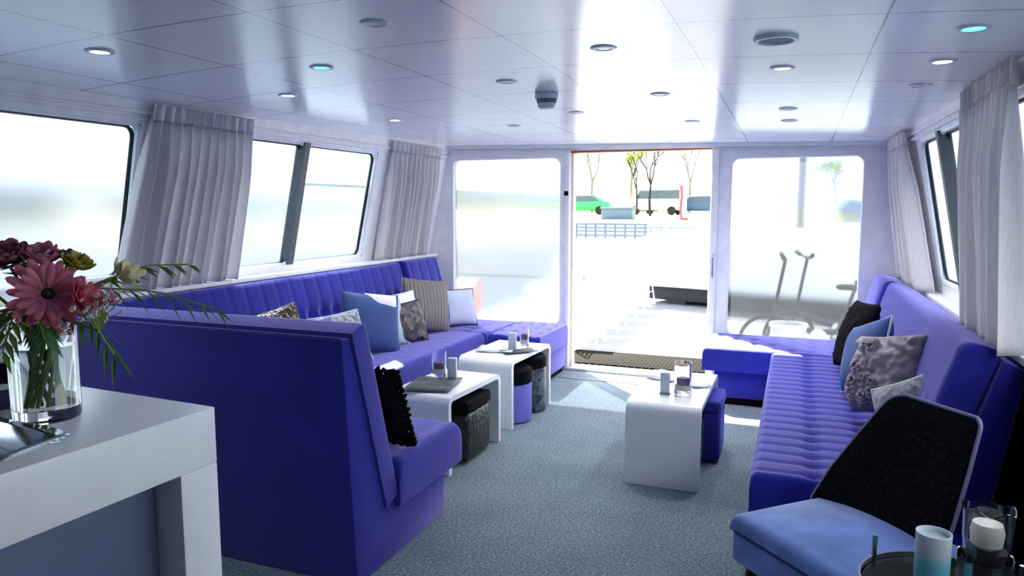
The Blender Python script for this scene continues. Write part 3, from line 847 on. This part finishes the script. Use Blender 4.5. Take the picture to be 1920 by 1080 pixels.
def flower(name, label, c, nrm, R, mat, petals=16, rings=2, core=.24, cup=.15, k=0, wide=.2, cat='flower', corem=None, group=None):
    c = Vector(c); n_ = Vector(nrm).normalized(); x = n_.orthogonal().normalized(); y = n_.cross(x)
    t = thing(name, label, cat, tuple(c), 0, group)
    m = MB()
    for rg in range(rings):
        RR = R*(1-.22*rg)
        for i in range(petals):
            a = 2*PI*(i+.5*rg)/petals+random.uniform(-.06, .06); d_ = x*math.cos(a)+y*math.sin(a); e_ = n_.cross(d_)
            rr = RR*random.uniform(.92, 1.05); cu = cup*random.uniform(.6, 1.3)+.25*rg
            vs = []
            for f, wf in ((.1, .4), (.4, .85), (.75, 1.0), (.93, .7), (1.0, .15)):
                h_ = n_*(rr*cu*f*f+.004*rg)
                for s_ in (-1, 0, 1): vs.append(d_*rr*f+e_*s_*rr*wide*wf+h_+n_*(abs(s_)*.02*R))
            m.add(vs, [(q*3+p, q*3+p+1, q*3+p+4, q*3+p+3) for q in range(4) for p in (0, 1)])
    pe = m.done('petals', mat, t, smooth=60)
    md = pe.modifiers.new('thick', 'SOLIDIFY'); md.thickness = .0012
    if core:
        Mc = frame(n_*.002, x, y)
        MB().lathe([(.0005, R*.14), (R*core*.6, R*.12), (R*core, R*.02), (R*core*.9, -.002)], 18, Mc).done('flower_centre', corem or M_core, t)
    m = MB(); stem(m, c-n_*.004, k)
    for v in m.bm.verts: v.co -= c
    m.done('stem', M_stem, t)
    return t
flower('gerbera', 'large pink gerbera facing the room, centre of the bouquet', (-1.478, 1.055, 1.285), cd, .08, M_pink, 17, 2, .2, .1, 0, .13)
flower('gerbera', 'coral gerbera turned sideways at the left edge of the picture', (-1.60, .985, 1.30), (.3, -.9, .3), .07, M_coral, 16, 2, .2, .35, 1, .14)
flower('gerbera', 'half closed hot pink gerbera overlapping the right of the large pink one', (-1.425, 1.085, 1.268), (.75, .2, .4), .045, M_coral, 14, 3, .18, .6, 2)
flower('rose', 'dusty rose bloom above the large pink gerbera', (-1.54, 1.09, 1.35), (.3, -.3, 1), .045, M_lilac, 9, 3, 0, .6, 3, .38)
flower('rose', 'mauve bloom at the top left of the bouquet', (-1.585, 1.05, 1.345), (.2, -.5, 1), .05, M_mauve, 9, 3, 0, .6, 4, .38)
flower('statice', 'plum coloured small bloom at the top right of the bouquet', (-1.51, 1.13, 1.352), (.3, .1, 1), .03, M_plum, 9, 2, 0, .4, 5, .35)
flower('carnation', 'lime yellow bloom right of the dusty rose bloom', (-1.475, 1.12, 1.335), (.5, 0, 1), .035, M_yel, 10, 3, 0, .6, 6, .36)
flower('lily_bud', 'cream pointed bloom at the right of the bouquet', (-1.395, 1.16, 1.315), (.8, .4, .5), .04, plain('petal_cream', (224, 218, 170), .6), 6, 2, 0, .9, 7, .3)
flower('rose', 'dark maroon bloom low at the left of the bouquet', (-1.60, .99, 1.24), (.3, -.8, .2), .045, plain('petal_maroon', (56, 20, 30), .6), 9, 3, 0, .5, 8, .38)
# sprays of tiny blossoms
def spray(label, c, n_, R, mat, k):
    c = Vector(c); t = thing('blossom_spray', label, 'flower', tuple(c))
    m = MB(); s_ = MB()
    for i in range(n_):
        p = Vector((random.gauss(0, R), random.gauss(0, R), random.gauss(0, R*.7)))
        r_ = random.uniform(.003, .006)
        for j in range(5):
            a = 2*PI*j/5; q = p+Vector((math.cos(a)*r_, math.sin(a)*r_*.6, math.sin(a)*r_*.6))
            m.lathe([(.0005, r_*.6), (r_*.6, 0), (.0005, -r_*.6)], 6, None, q)
        s_.tube([(0, 0, -.05), p*.5+Vector((0, 0, -.015)), p], .0009, 4)
    m.done('blossoms', mat, t); stem(s_, c-Vector((0, 0, .05)), k)
    for v in s_.bm.verts:
        if (v.co-c).length < .0 or v.co.z > .9: v.co -= c
    s_.done('twigs', M_stem, t)
spray('spray of tiny white blossoms right of the gerberas', (-1.38, 1.09, 1.255), 26, .022, M_white2, 9)
spray('spray of tiny pink and brown buds right of the gerberas', (-1.40, 1.12, 1.275), 22, .022, M_lilac, 10)
spray('spray of tiny white blossoms hanging at the left edge beside the vase', (-1.62, 1.0, 1.185), 20, .02, M_white2, 11)
spray('pale pink blossoms below the large gerbera', (-1.465, 1.04, 1.225), 26, .025, M_lilac, 12)
# fronds
def frond(label, pts, n_, ll, mat, k, wdt=.008):
    pts = [Vector(p) for p in pts]; o_ = pts[0]
    t = thing('palm_frond', label, 'leaf', tuple(o_))
    def at(f):
        q = f*(len(pts)-1); i = min(int(q), len(pts)-2); return pts[i].lerp(pts[i+1], q-i)
    MB().tube([at(i/10)-o_ for i in range(11)], .002, 5).done('rachis', M_stem, t)
    m = MB()
    for i in range(n_):
        f = .25+.75*i/(n_-1); p = at(f)-o_; d_ = (at(min(1, f+.05))-at(max(0, f-.05))).normalized()
        sd = d_.cross(Vector((0, 0, 1))).normalized()
        for s_ in (-1, 1):
            dr = (d_*.8+sd*s_*.75+Vector((0, 0, -.35))).normalized(); L_ = ll*(1-.45*abs(f-.5))*random.uniform(.8, 1.1)
            nn = dr.cross(Vector((0, 0, 1))).normalized()
            m.add([p, p+dr*L_*.4+nn*wdt/2, p+dr*L_+Vector((0, 0, -.25*L_)), p+dr*L_*.4-nn*wdt/2], [(0, 1, 2, 3)])
    lf = m.done('leaflets', mat, t, smooth=0); md = lf.modifiers.new('thick', 'SOLIDIFY'); md.thickness = .0008
    return t
nk = Vector((VX, VY, 1.24))
frond('feathery frond arching far right over the sofa back', (nk, (-1.47, 1.15, 1.29), (-1.36, 1.22, 1.28), (-1.25, 1.29, 1.235)), 9, .075, M_leafd, 1)
frond('pale green frond drooping right of the vase', (nk, (-1.48, 1.1, 1.25), (-1.42, 1.11, 1.22), (-1.375, 1.12, 1.15)), 7, .085, M_leafg, 2, .01)
frond('leafy frond rising to the right behind the blossoms', (nk, (-1.48, 1.18, 1.3), (-1.40, 1.24, 1.335), (-1.335, 1.3, 1.335)), 7, .06, M_leafg, 3, .014)
frond('dark frond drooping at the left of the vase', (nk, (-1.58, 1.04, 1.25), (-1.60, 1.0, 1.22), (-1.62, .97, 1.14)), 7, .08, M_leafd, 4, .012)
frond('dark leafy frond under the large gerbera', (nk, (-1.5, 1.04, 1.25), (-1.46, 1.02, 1.225), (-1.42, 1.0, 1.2)), 8, .06, M_leafd, 5, .016)
frond('green frond reaching forward over the vase rim', (nk, (-1.53, 1.03, 1.255), (-1.5, .99, 1.24), (-1.49, .96, 1.18)), 8, .065, M_leafg, 6, .014)
frond('dark frond filling the top of the bouquet', (nk, (-1.56, 1.08, 1.29), (-1.55, 1.07, 1.33), (-1.56, 1.06, 1.36)), 8, .06, M_leafd, 7, .016)
# tray and silver folder on the desk
t = thing('tray', 'dark blue tray with white rim behind the vase on the desk', 'tray', (-1.87, 1.12, 1.0), math.radians(-22))
M_navy = plain('tray_navy', (20, 24, 78), .5)
MB().box(-.17, .17, -.12, .12, 0, .01, .003).done('tray_base', M_navy, t)
for a, b, c, d_ in ((-.17, .17, -.12, -.108), (-.17, .17, .108, .12), (-.17, -.158, -.12, .12), (.158, .17, -.12, .12)):
    MB().box(a, b, c, d_, .01, .05, .002).done('tray_side', M_navy, t)
MB().tube([(-.17, -.12, .054), (.17, -.12, .054), (.17, .12, .054), (-.17, .12, .054)], .007, 8, True).done('rim', M_white, t, label='white rim')
t = thing('silver_folder', 'shiny silver folded brochure lying on the desk before the vase', 'brochure', (-1.47, .92, 1.0), math.radians(-12))
M_silver = plain('silver_foil', (200, 206, 214), .12, metal=1)
for i in range(3):
    m = MB()
    m.grid(lambda u, v, i=i: (-.17+.30*u+.012*i, -.06+.12*v+.01*i*(u-.5), .006+.008*i+.018*math.sin(u*PI)*(1-.2*i)+.006*math.sin(5*u+3*v)), 20, 6)
    o_ = m.done('foil_page', M_silver, t, smooth=180); md = o_.modifiers.new('thick', 'SOLIDIFY'); md.thickness = .001

# ------------------------------------------------------------------ lounge chair, lower right
cs, ct = Vector((.69, -.72, 0)), Vector((.7, .72, 0))
A = Vector((-.17, 2.425, 0))
t = thing('lounge_chair', 'blue velvet lounge chair with black curved back at the lower right', 'chair', (.1, 2.4, 0))
o = Vector((.1, 2.4, 0))
M_blue = velvet('chair_blue_velvet', (104, 130, 200), .9, (215, 225, 245), .42)
ang = math.atan2(cs.y, cs.x)
Mch = Matrix.Translation(A-o) @ Matrix.Rotation(ang, 4, 'Z')     # x along the front edge, y towards the back
def seat_h(u, v): return .03*math.sin(PI*min(1, max(0, u/.52)))*math.sin(PI*min(1, max(0, v/.5)))
seat_ = MB().pad(.52, .50, .055, Mch @ Matrix.Translation((0, 0, .395)), .03, seat_h, 30, 30).done('seat_cushion', M_blue, t)
MB().box(.004, .516, .004, .49, .285, .40, .02, 3, Mch).done('seat_rail', M_blue, t)
MB().tube([Mch @ Vector(p) for p in ((.004, .48, .398), (.002, .03, .398), (.03, .002, .398), (.49, .002, .398), (.518, .03, .398), (.518, .48, .398))], .006, 6).done('piping', plain('piping_navy', (30, 40, 96), .7), seat_)
for a, b, sx, sy in ((.06, .06, -.03, -.03), (.46, .06, .03, -.03), (.06, .44, -.03, .05), (.46, .44, .03, .05)):
    MB().cyl(Mch @ Vector((a, b, .30)), Mch @ Vector((a+sx, b+sy, 0)), .022, .012).done('leg', M_darkwood, t)
M_blk = speckle('black_embossed_fabric', [(6, 6, 8), (10, 9, 12), (6, 5, 8), (20, 24, 32)], 120, .8, 0, .15)
M_blk.node_tree.nodes['Principled BSDF'].inputs['Specular IOR Level'].default_value = .08
def back_outline(n=10):
    """(s, z) outline of the back, lower left to lower right"""
    pts = [(-.02, .34), (-.005, .45), (.03, .56), (.085, .68), (.13, .77)]
    for i in range(n+1):
        a = math.radians(150-65*i/n); pts.append((.225+.085*math.cos(a), .768+.085*math.sin(a)))
    for i in range(n+1):
        a = math.radians(80-85*i/n); pts.append((.475+.03*math.cos(a), .825+.03*math.sin(a)))
    pts += [(.505, .70), (.50, .56), (.49, .45), (.48, .34)]
    return pts
pts = back_outline()
def back_pt(s, z, dv):
    tt = .33+.12*max(0, (z-.42)/.43)+.05*(1-((s-.25)/.27)**2)*1.0+dv
    return Mch @ Vector((s, tt, z))
m = MB(); n = len(pts); cx_, cz_ = .27, .58
rings = 6; vs = []
for dv, sg in ((0, 1), (.055, -1)):
    for k in range(rings+1):
        f = 1-k/rings
        for s_, z_ in pts:
            s2 = cx_+(s_-cx_)*f; z2 = cz_+(z_-cz_)*f
            ed = .02*(f**6)
            vs.append(back_pt(s2, z2, dv+(ed if sg > 0 else -ed)))
fs = []
for side in (0, 1):
    b0 = side*(rings+1)*n
    for k in range(rings):
        for i in range(n): fs.append((b0+k*n+i, b0+k*n+(i+1) % n, b0+(k+1)*n+(i+1) % n, b0+(k+1)*n+i))
for i in range(n):
    a = i; b = (i+1) % n; o2 = (rings+1)*n
    fs.append((a, b, o2+b, o2+a))
m.add(vs, fs); bk_ = m.done('backrest', M_blk, t, smooth=50, label='black embossed backrest')
MB().tube([back_pt(s_, z_, .024) for s_, z_ in pts], .006, 8).done('back_piping', plain('piping_grey', (120, 112, 150), .5), bk_)

# round side table in front of the chair
t = thing('round_side_table', 'round black tray table with metal rim at the lower right corner', 'table', (.345, 1.80, 0))
MB().lathe([(.0005, .585), (.168, .585), (.17, .592), (.168, .599), (.0005, .599)], 48).done('tabletop', plain('black_glass', (5, 5, 7), .35, spec=.12), t)
MB().lathe([(.169, .585), (.174, .585), (.176, .612), (.171, .612), (.169, .585)], 48).done('rim', M_steel, t, label='thin metal rim')
for k in range(3):
    a = 2*PI*k/3+2.45
    MB().tube([(.172*math.cos(a), .172*math.sin(a), .665), (.172*math.cos(a), .172*math.sin(a), .58), (.13*math.cos(a), .13*math.sin(a), .3), (.16*math.cos(a), .16*math.sin(a), 0)], .006, 8).done('leg', M_steel, t)
m_c, nt, b = nodes('cup_paper')
tc = N(nt, 'ShaderNodeTexCoord'); sp = N(nt, 'ShaderNodeSeparateXYZ'); nt.links.new(tc.outputs['Object'], sp.inputs[0])
mr = N(nt, 'ShaderNodeMapRange'); mr.inputs['From Min'].default_value = 0; mr.inputs['From Max'].default_value = .13; nt.links.new(sp.outputs['Z'], mr.inputs['Value'])
nt.links.new(ramp(nt, mr.outputs['Result'], [(0, lin((90, 200, 215))), (.5, lin((120, 205, 220))), (.68, lin((196, 208, 220))), (1, lin((205, 214, 222)))]), b.inputs['Base Color'])
b.inputs['Roughness'].default_value = .4
t = thing('paper_cup', 'white tumbler with turquoise lower half on the round table', 'cup', (.322, 1.82, .6))
MB().lathe([(.0005, 0), (.034, 0), (.036, .004), (.037, .13), (.034, .13), (.033, .01), (.0005, .01)], 32).done('tumbler', m_c, t)
MB().lathe([(.0005, .118), (.0335, .118)], 32).done('drink', plain('pale_fill', (180, 196, 200), .4), t)
t = thing('candle_glass', 'large wavy edged candle glass at the lower right corner', 'candle holder', (.437, 1.872, .6))
def wavy(a, r, z): return z+(.006*math.sin(5*a+.6) if z > .15 else 0)
MB().lathe([(.0005, 0), (.05, 0), (.053, .01), (.044, .06), (.05, .12), (.053, .185), (.050, .186), (.047, .12), (.041, .065), (.041, .06), (.0005, .058)], 40, None, (0, 0, 0), wavy).done('glass', M_glass, t)
MB().lathe([(.0005, .088), (.02, .089), (.032, .1), (.035, .13), (.03, .15), (.0005, .153)], 28).done('candle', M_candle, t, label='white round candle')
def crump(a, r, z): return z+(.012*abs(math.sin(4*a))+.004*math.sin(11*a) if z > .04 else 0)
MB().lathe([(.055, 0), (.057, .03), (.056, .05), (.0575, .062), (.0555, .061), (.0545, .03), (.054, 0)], 44, None, (0, 0, 0), crump).done('foil_wrap', M_steel, t, label='crumpled silver foil round the base')
MB().lathe([(.0005, .061), (.04, .061), (.042, .088), (.0005, .088)], 28).done('candle_base', plain('dark_sand', (40, 34, 52), .6), t)

# ------------------------------------------------------------------ outside
M_deck = plain('pale_deck', (124, 127, 133), .7, var=.08, scale=3)
struct(MB().box(-4.0, 1.5, YB+.1, 16.5, -.9, -.0).done('floor_deck', M_deck))
# water and far bank
def mk_water():
    m, nt, b = nodes('water_surface')
    b.inputs['Base Color'].default_value = (*lin((40, 60, 76)), 1); b.inputs['Roughness'].default_value = .5; b.inputs['Specular IOR Level'].default_value = .1
    bump(nt, b, noisetex(nt, 1.5, 4), .4, .1); return m
struct(MB().box(-160, 120, -60, 260, -1.0, -.9).done('floor_water', mk_water()))
struct(MB().box(-90, 60, 23.4, 25.6, -.95, .42).done('trim_jetty', plain('jetty_stone', (208, 206, 200), .8)))
struct(MB().box(-64, -60, -60, 24, -.95, 5.4).done('trim_bank', plain('far_bank', (52, 70, 84), .9, spec=.05, var=.3, scale=.2)))
struct(MB().box(-66, -60, 24, 200, -.95, 4.6).done('trim_bank', plain('far_bank_pale', (70, 88, 100), .9, spec=.05, var=.3, scale=.2)))
M_grass = plain('spring_grass', (150, 152, 84), .9, var=.2, scale=.6)
struct(MB().box(-120, 60, 26, 200, -.95, .9).done('floor_lawn', M_grass))
struct(MB().box(-120, 60, 25.6, 26.4, -.95, .95).done('trim_quay', plain('quay_stone', (205, 202, 196), .8)))
# coarse door mat
m_mat, nt, b = nodes('rubber_mat')
br = N(nt, 'ShaderNodeTexBrick'); br.inputs['Scale'].default_value = 1; br.inputs['Brick Width'].default_value = .07; br.inputs['Row Height'].default_value = .035
br.inputs['Mortar Size'].default_value = .008; br.inputs['Color1'].default_value = (*lin((14, 13, 12)), 1); br.inputs['Color2'].default_value = (*lin((22, 21, 19)), 1); br.inputs['Mortar'].default_value = (*lin((52, 50, 46)), 1)
nt.links.new(coord(nt), br.inputs['Vector']); nt.links.new(br.outputs['Color'], b.inputs['Base Color']); b.inputs['Roughness'].default_value = .9; b.inputs['Specular IOR Level'].default_value = 0
setp(MB().box(-2.05, -.70, 6.42, 7.02, 0, .018, .004).done('door_mat', m_mat), 'dark ribbed rubber mat on the deck just outside the door', 'mat')
# white folding chairs on the deck
M_chw = plain('white_powder_coat', (238, 238, 240), .4)
M_cane = plain('pale_seat', (214, 216, 222), .6)
def deck_chair():
    t = thing('deck_chair', 'white slender deck chair nearest the mat, facing right', 'chair', (0, 0, 0), 0, 'white chairs on the deck')
    MB().box(-.2, .2, -.2, .2, .44, .46, .008).done('seat', M_cane, t)
    for sx in (-1, 1):
        for sy in (-1, 1):
            if sx > 0: MB().tube([(.17, sy*.18, .45), (.24, sy*.2, 0)], .011, 6).done('leg', M_chw, t)
            else: MB().tube([(-.24, sy*.2, 0), (-.17, sy*.18, .45), (-.22, sy*.18, .86)], .011, 6).done('leg', M_chw, t)
    m = MB()
    for q in (.58, .68, .78, .86): m.tube([(-.19-.05*(q-.45), -.18, q), (-.21-.05*(q-.45), 0, q), (-.19-.05*(q-.45), .18, q)], .009, 6)
    m.done('backrest', M_chw, t)
    MB().tube([(.19, -.2, .2), (.19, .2, .2)], .007, 6).done('stretcher', M_chw, t)
    return t
dc = deck_chair()
rows = [(-2.12, 7.35, 'nearest the mat'), (-2.14, 7.95, 'second from the mat'), (-2.16, 8.55, 'third from the mat'), (-2.18, 9.2, 'fourth from the mat'), (-2.2, 9.9, 'fifth from the mat'), (-2.2, 10.7, 'farthest of the front row')]
for i, (x, y, lb) in enumerate(rows):
    c = dc if i == 0 else copy_tree(dc)
    c.location = (x, y, 0); c.rotation_euler = (0, 0, random.uniform(-.08, .08)); c['label'] = 'white slender deck chair in the row along the sunny deck, '+lb
for i, (x, y, lb) in enumerate([(-2.95, 8.9, 'nearer one'), (-3.0, 9.7, 'middle one'), (-3.05, 10.6, 'farther one')]):
    c = copy_tree(dc); c.location = (x, y, 0); c.rotation_euler = (0, 0, PI+.1*i); c['label'] = 'white deck chair of the second row behind the front row, '+lb
# big white cabin beyond the deck
M_hull = plain('white_gelcoat', (240, 240, 240), .35)
t = thing('white_boat', 'large white upturned hull at the far end of the deck with dark lower edge', 'boat', (.25, 11.0, 0), -.32)
MB().prism([(-2.35, .26), (2.3, .26), (2.6, 1.0), (2.3, 1.12), (-2.05, 1.12), (-2.55, .95)], 'y', -.8, 1.6, .12, 4).done('hull', M_hull, t)
MB().box(-2.25, 2.25, -.65, 1.45, .06, .27, .02).done('lower_strip', plain('strip_black', (22, 28, 36), .7), t, label='black lower edge')  # near-black strip along the lower edge of the hull
for k in range(3): MB().box(-2.0+1.9*k, -1.7+1.9*k, -.5, 1.3, 0, .07, .01).done('support', M_mull, t)
# jetty rail
t = thing('jetty_rail', 'dark grey railing of a jetty across the water, left of the white post', 'railing', (-6.0, 24.0, 0))
M_rail = plain('rail_blue_grey', (92, 106, 122), .6)
for k in range(9): MB().box(-1.4+.34*k-.03, -1.4+.34*k+.03, -.03, .03, .42, .9).done('post', M_rail, t)
for z_ in (.52, .66, .78, .9): MB().box(-1.45, 1.4, -.045, .045, z_-.04, z_+.02).done('rail', M_rail, t)
t = thing('jetty_rail', 'low dark railing across the water at the right of the doorway', 'railing', (-3.9, 24.5, 0))
for k in range(5): MB().box(-.7+.35*k-.02, -.7+.35*k+.02, -.02, .02, .42, .78).done('post', M_rail, t)
for z_ in (.66, .8): MB().box(-.75, .75, -.03, .03, z_-.04, z_).done('rail', M_rail, t)
# planter on the lawn
t = thing('planter_box', 'blue grey planter box with shrub on the lawn beside the green car', 'planter', (-7.7, 33.0, .9))
M_pl = plain('planter_blue', (78, 98, 128), .6)
MB().box(-.72, .72, -.4, .4, 0, .52, .03).done('box', M_pl, t); MB().box(-.76, .76, -.44, .44, .48, .55, .02).done('lip', M_pl, t)
m = MB()
for k in range(7):
    a = random.uniform(-.6, .6); m.tube([(a, 0, .5), (a*1.1, random.uniform(-.1, .1), .9), (a*1.3, random.uniform(-.2, .2), 1.3)], [.012, .009, .004], 5)
m.done('shrub_twigs', plain('twig', (140, 134, 110), .9), t)
# cars
def car(label, x, y, s, rz, paint, van=False):
    t = thing('car', label, 'car', (x, y, .9), rz)
    if van: pr = [(-2.3, .35), (-2.3, 1.0), (-1.7, 1.2), (-1.2, 2.0), (2.2, 2.05), (2.35, 1.0), (2.35, .35)]
    else: pr = [(-2.1, .3), (-2.15, .75), (-1.2, .92), (-.6, 1.42), (.9, 1.45), (1.7, .98), (2.1, .92), (2.15, .3)]
    MB().prism([(a*s, b*s) for a, b in pr], 'y', -.85*s, .85*s, .1*s, 3).done('body', paint, t)
    gl = plain('car_glass', (60, 74, 90), .1)
    for sg in (-1, 1):
        q = [(-.95, .95), (-.52, 1.34), (.82, 1.37), (1.35, .98)] if not van else [(-1.25, 1.2), (-1.0, 1.8), (1.9, 1.85), (1.9, 1.2)]
        MB().prism([(a*s, b*s) for a, b in q], 'y', sg*.84*s, sg*.865*s).done('side_window', gl, t)
        for wx in (-1.35, 1.35): MB().cyl((wx*s, sg*.66*s, .32*s), (wx*s, sg*.88*s, .32*s), .32*s, n=18).done('wheel', plain('tyre', (24, 24, 28), .8), t)
    return t
car('bright green car parked on the lawn at the left of the doorway', -14.8, 52, 1.0, .1, plain('green_paint', (40, 170, 100), .4))
car('pale blue white van parked behind the tree trunk', -9.6, 52, .95, .15, plain('van_white', (206, 220, 236), .4), True)
car('small dark car half hidden between the planter and the tree', -12.0, 58, .75, .3, plain('car_dark', (80, 92, 104), .4))
car('dark blue car at the right edge of the doorway', -6.7, 54, .95, .0, plain('car_navy', (60, 80, 120), .4))
# white dock post with red hose
t = thing('dock_post', 'white dockside post with curved red hose on the lawn', 'post', (-4.75, 33, .9))
MB().cyl((0, 0, 0), (0, 0, 1.5), .16, .14).done('pillar', M_chw, t)
MB().tube([(-.22, 0, 1.6), (-.08, -.2, 1.5), (-.05, -.2, 1.0), (-.1, -.2, .5), (-.05, -.22, .05), (.25, -.2, .03)], .05, 8).done('hose', plain('red_hose', (206, 40, 72), .5), t, label='red hose')
MB().lathe([(.17, 1.48), (.2, 1.52), (.12, 1.62), (.0005, 1.66)], 20).done('cap', M_chw, t)
# trees
def tree(label, x, y, h, spread, col, seed, foliage=None, lev=4, name='bare_tree'):
    rnd = random.Random(seed); t = thing(name, label, 'tree', (x, y, .9))
    m = MB(); tips = []
    def br_(p, d, L_, r_, lv):
        q = p+d*L_*.5+Vector((rnd.uniform(-.06, .06), rnd.uniform(-.06, .06), 0))*L_; e = p+d*L_
        m.tube([p, q, e], [r_, r_*.85, r_*.65], 5)
        if lv == 0: tips.append(e); return
        for k in range(3 if lv > 1 else 3):
            a = rnd.uniform(0, 2*PI); sp_ = rnd.uniform(.35, .8)*spread
            nd = (d+Vector((math.cos(a), math.sin(a), rnd.uniform(.0, .5)))*sp_).normalized()
            br_(e, nd, L_*rnd.uniform(.55, .75), r_*.6, lv-1)
    br_(Vector((0, 0, 0)), Vector((0, 0, 1)), h*.36, h*.017, lev)
    m.done('branches', col, t, smooth=60)
    if foliage:
        f = MB()
        for e in tips:
            for k in range(5):
                p = e+Vector((rnd.gauss(0, .25), rnd.gauss(0, .25), rnd.gauss(0, .2)))*h*.1
                a = Vector((rnd.uniform(-1, 1), rnd.uniform(-1, 1), rnd.uniform(-1, 1))).normalized(); b_ = a.orthogonal()
                s_ = h*.018
                f.add([p-a*s_, p+b_*s_*.6, p+a*s_, p-b_*s_*.6], [(0, 1, 2, 3)])
        f.done('foliage', foliage, t, smooth=0)
    return t
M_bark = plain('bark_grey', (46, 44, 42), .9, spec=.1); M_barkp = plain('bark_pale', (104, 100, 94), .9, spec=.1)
tree('tall bare tree with spreading crown near the middle of the doorway', -8.3, 44, 5.3, 1.0, M_bark, 3)
tree('small bright green leafy tree beside the bare tree in the doorway', -10.4, 50, 4.8, .6, M_bark, 5, plain('foliage_lime', (150, 172, 70), .8), 4, 'leafy_tree')
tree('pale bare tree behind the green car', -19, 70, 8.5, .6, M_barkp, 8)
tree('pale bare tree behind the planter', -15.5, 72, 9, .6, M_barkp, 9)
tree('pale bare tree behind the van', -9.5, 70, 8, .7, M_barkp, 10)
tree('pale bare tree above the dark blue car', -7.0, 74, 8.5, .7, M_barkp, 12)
tree('green bush seen blurred through the right rear window', 1.4, 30, 2.6, 1.2, M_bark, 14, plain('foliage_green', (130, 160, 80), .8), 4, 'leafy_tree')
tree('green bush seen blurred at the left of the left rear window', -14.5, 34, 2.6, 1.2, M_bark, 15, plain('foliage_deep', (90, 130, 84), .8), 4, 'leafy_tree')
# things blurred behind the panes
t = thing('mast', 'grey lamp mast blurred behind the right rear window', 'mast', (.1, 24, 0))
MB().cyl((0, 0, -.9), (0, 0, 3.4), .13, .1).done('mast_pole', plain('mast_grey', (110, 112, 130), .6), t); MB().box(-.12, .5, -.08, .08, 3.36, 3.46, .02).done('lamp_head', M_mull, t)
t = thing('boat_shed', 'blue roofed shed blurred behind the right rear window', 'shed', (2.4, 27.5, .9))
MB().box(-1.1, 1.1, -.6, .6, 0, .42).done('wall', plain('shed_wall', (190, 190, 186), .7), t)
MB().prism([(-1.3, .4), (1.3, .4), (-.9, .85)], 'y', -.8, .8).done('roof', plain('shed_roof', (100, 130, 158), .6), t)
for i, (x, y, s) in enumerate([(-11.6, 25.0, 1.0), (-8.6, 25.0, 1.0)]):
    t = thing('mooring_block', ('grey block on the quay at the left of the left rear window', 'grey block on the quay at the right of the left rear window')[i], 'block', (x, y, -.9))
    MB().box(-.8*s, .8*s, -.3, .3, 0, 1.15*s, .05).done('block_body', plain('block_grey', (110, 112, 116), .8), t); MB().box(-.85*s, .85*s, -.33, .33, 1.15*s, 1.22*s, .02).done('cap', M_white, t)
t = thing('life_raft', 'red and orange canister blurred at the left of the left rear window', 'canister', (-3.58, 7.25, 0)); t.scale = (.86, .86, .86)
M_red = plain('raft_red', (232, 124, 104), .6)
MB().cyl((-.3, 0, .48), (.35, .1, .48), .30, n=24).done('canister', M_red, t); MB().box(-.25, .3, -.2, .25, 0, .22, .02).done('cradle', M_white, t)
t = thing('red_boat', 'red boat blurred far behind the left front window', 'boat', (-54, 39, -.9))
MB().prism([(-3, 0), (3, 0), (3.6, 2.2), (-3.4, 2.0)], 'y', -1, 1, .1).done('hull', plain('boat_red', (196, 60, 66), .6), t); MB().box(-1.2, 1.4, -.7, .7, 2.1, 3.6, .1).done('cabin', M_hull, t)
# folding bikes behind the right rear window
M_bike = plain('bike_grey', (24, 30, 38), .5, spec=.2); M_tyre = plain('bike_tyre', (26, 27, 30), .8, spec=.1); M_saddle = plain('saddle', (18, 18, 22), .8, spec=.1)
def bike(label, x, y, rz):
    t = thing('folding_bike', label, 'bicycle', (x, y, 0), rz, 'bicycles behind the right rear window')
    R = .23
    for wx in (-.42, .42):
        MB().tube([(wx+R*math.cos(a*2*PI/28), 0, R+.01+R*math.sin(a*2*PI/28)) for a in range(28)], .018, 8, True).done('wheel', M_tyre, t)
        m = MB()
        for k in range(9): m.cyl((wx, 0, R+.01), (wx+R*math.cos(k*2*PI/9), 0, R+.01+R*math.sin(k*2*PI/9)), .0025, n=4)
        m.done('spokes', M_steel, t)
    MB().tube([(-.34, 0, .46), (0, 0, .34), (.30, 0, .38)], .028, 10).done('frame', M_bike, t)
    MB().tube([(.42, 0, .24), (.12, 0, .3), (.24, 0, .5)], .014, 8).done('rear_triangle', M_bike, t)
    MB().tube([(-.42, 0, .24), (-.37, 0, .46), (-.28, 0, 1.0)], .016, 8).done('stem_post', M_bike, t)
    MB().tube([(-.30, -.26, 1.03), (-.28, -.1, 1.0), (-.28, .1, 1.0), (-.30, .26, 1.03)], .013, 8).done('handlebar', M_bike, t)
    for sy in (-1, 1): MB().cyl((-.30, sy*.18, 1.015), (-.31, sy*.28, 1.035), .019).done('grip', M_saddle, t)
    MB().tube([(.18, 0, .38), (.30, 0, .74)], .015, 8).done('seat_post', M_bike, t)
    MB().prism([(.14, 0), (.2, .04), (.36, .09), (.42, .07), (.42, -.07), (.36, -.09), (.2, -.04)], 'z', .74, .79, .02).done('saddle', M_saddle, t)
    MB().lathe([(.0005, -.01), (.08, -.01), (.08, .01), (.0005, .01)], 20, Matrix.Translation((.02, -.04, .3)) @ Matrix.Rotation(PI/2, 4, 'X')).done('chainring', M_steel, t)
    return t
bike('grey folding bike leaning outside the right rear window, nearer one', .20, 7.0, 0.05)
bike('grey folding bike behind the first one outside the right rear window', .38, 7.45, .25)
t = thing('tub', 'light grey tub standing before the bikes outside the right rear window', 'tub', (-.03, 6.72, 0))
MB().lathe([(.0005, .0), (.13, 0), (.15, .44), (.155, .45), (.145, .45), (.125, .02), (.0005, .02)], 32).done('bucket', plain('tub_grey', (196, 194, 204), .5), t)
MB().lathe([(.15, .43), (.16, .43), (.16, .455), (.15, .455), (.15, .43)], 32).done('rim', M_white, t)
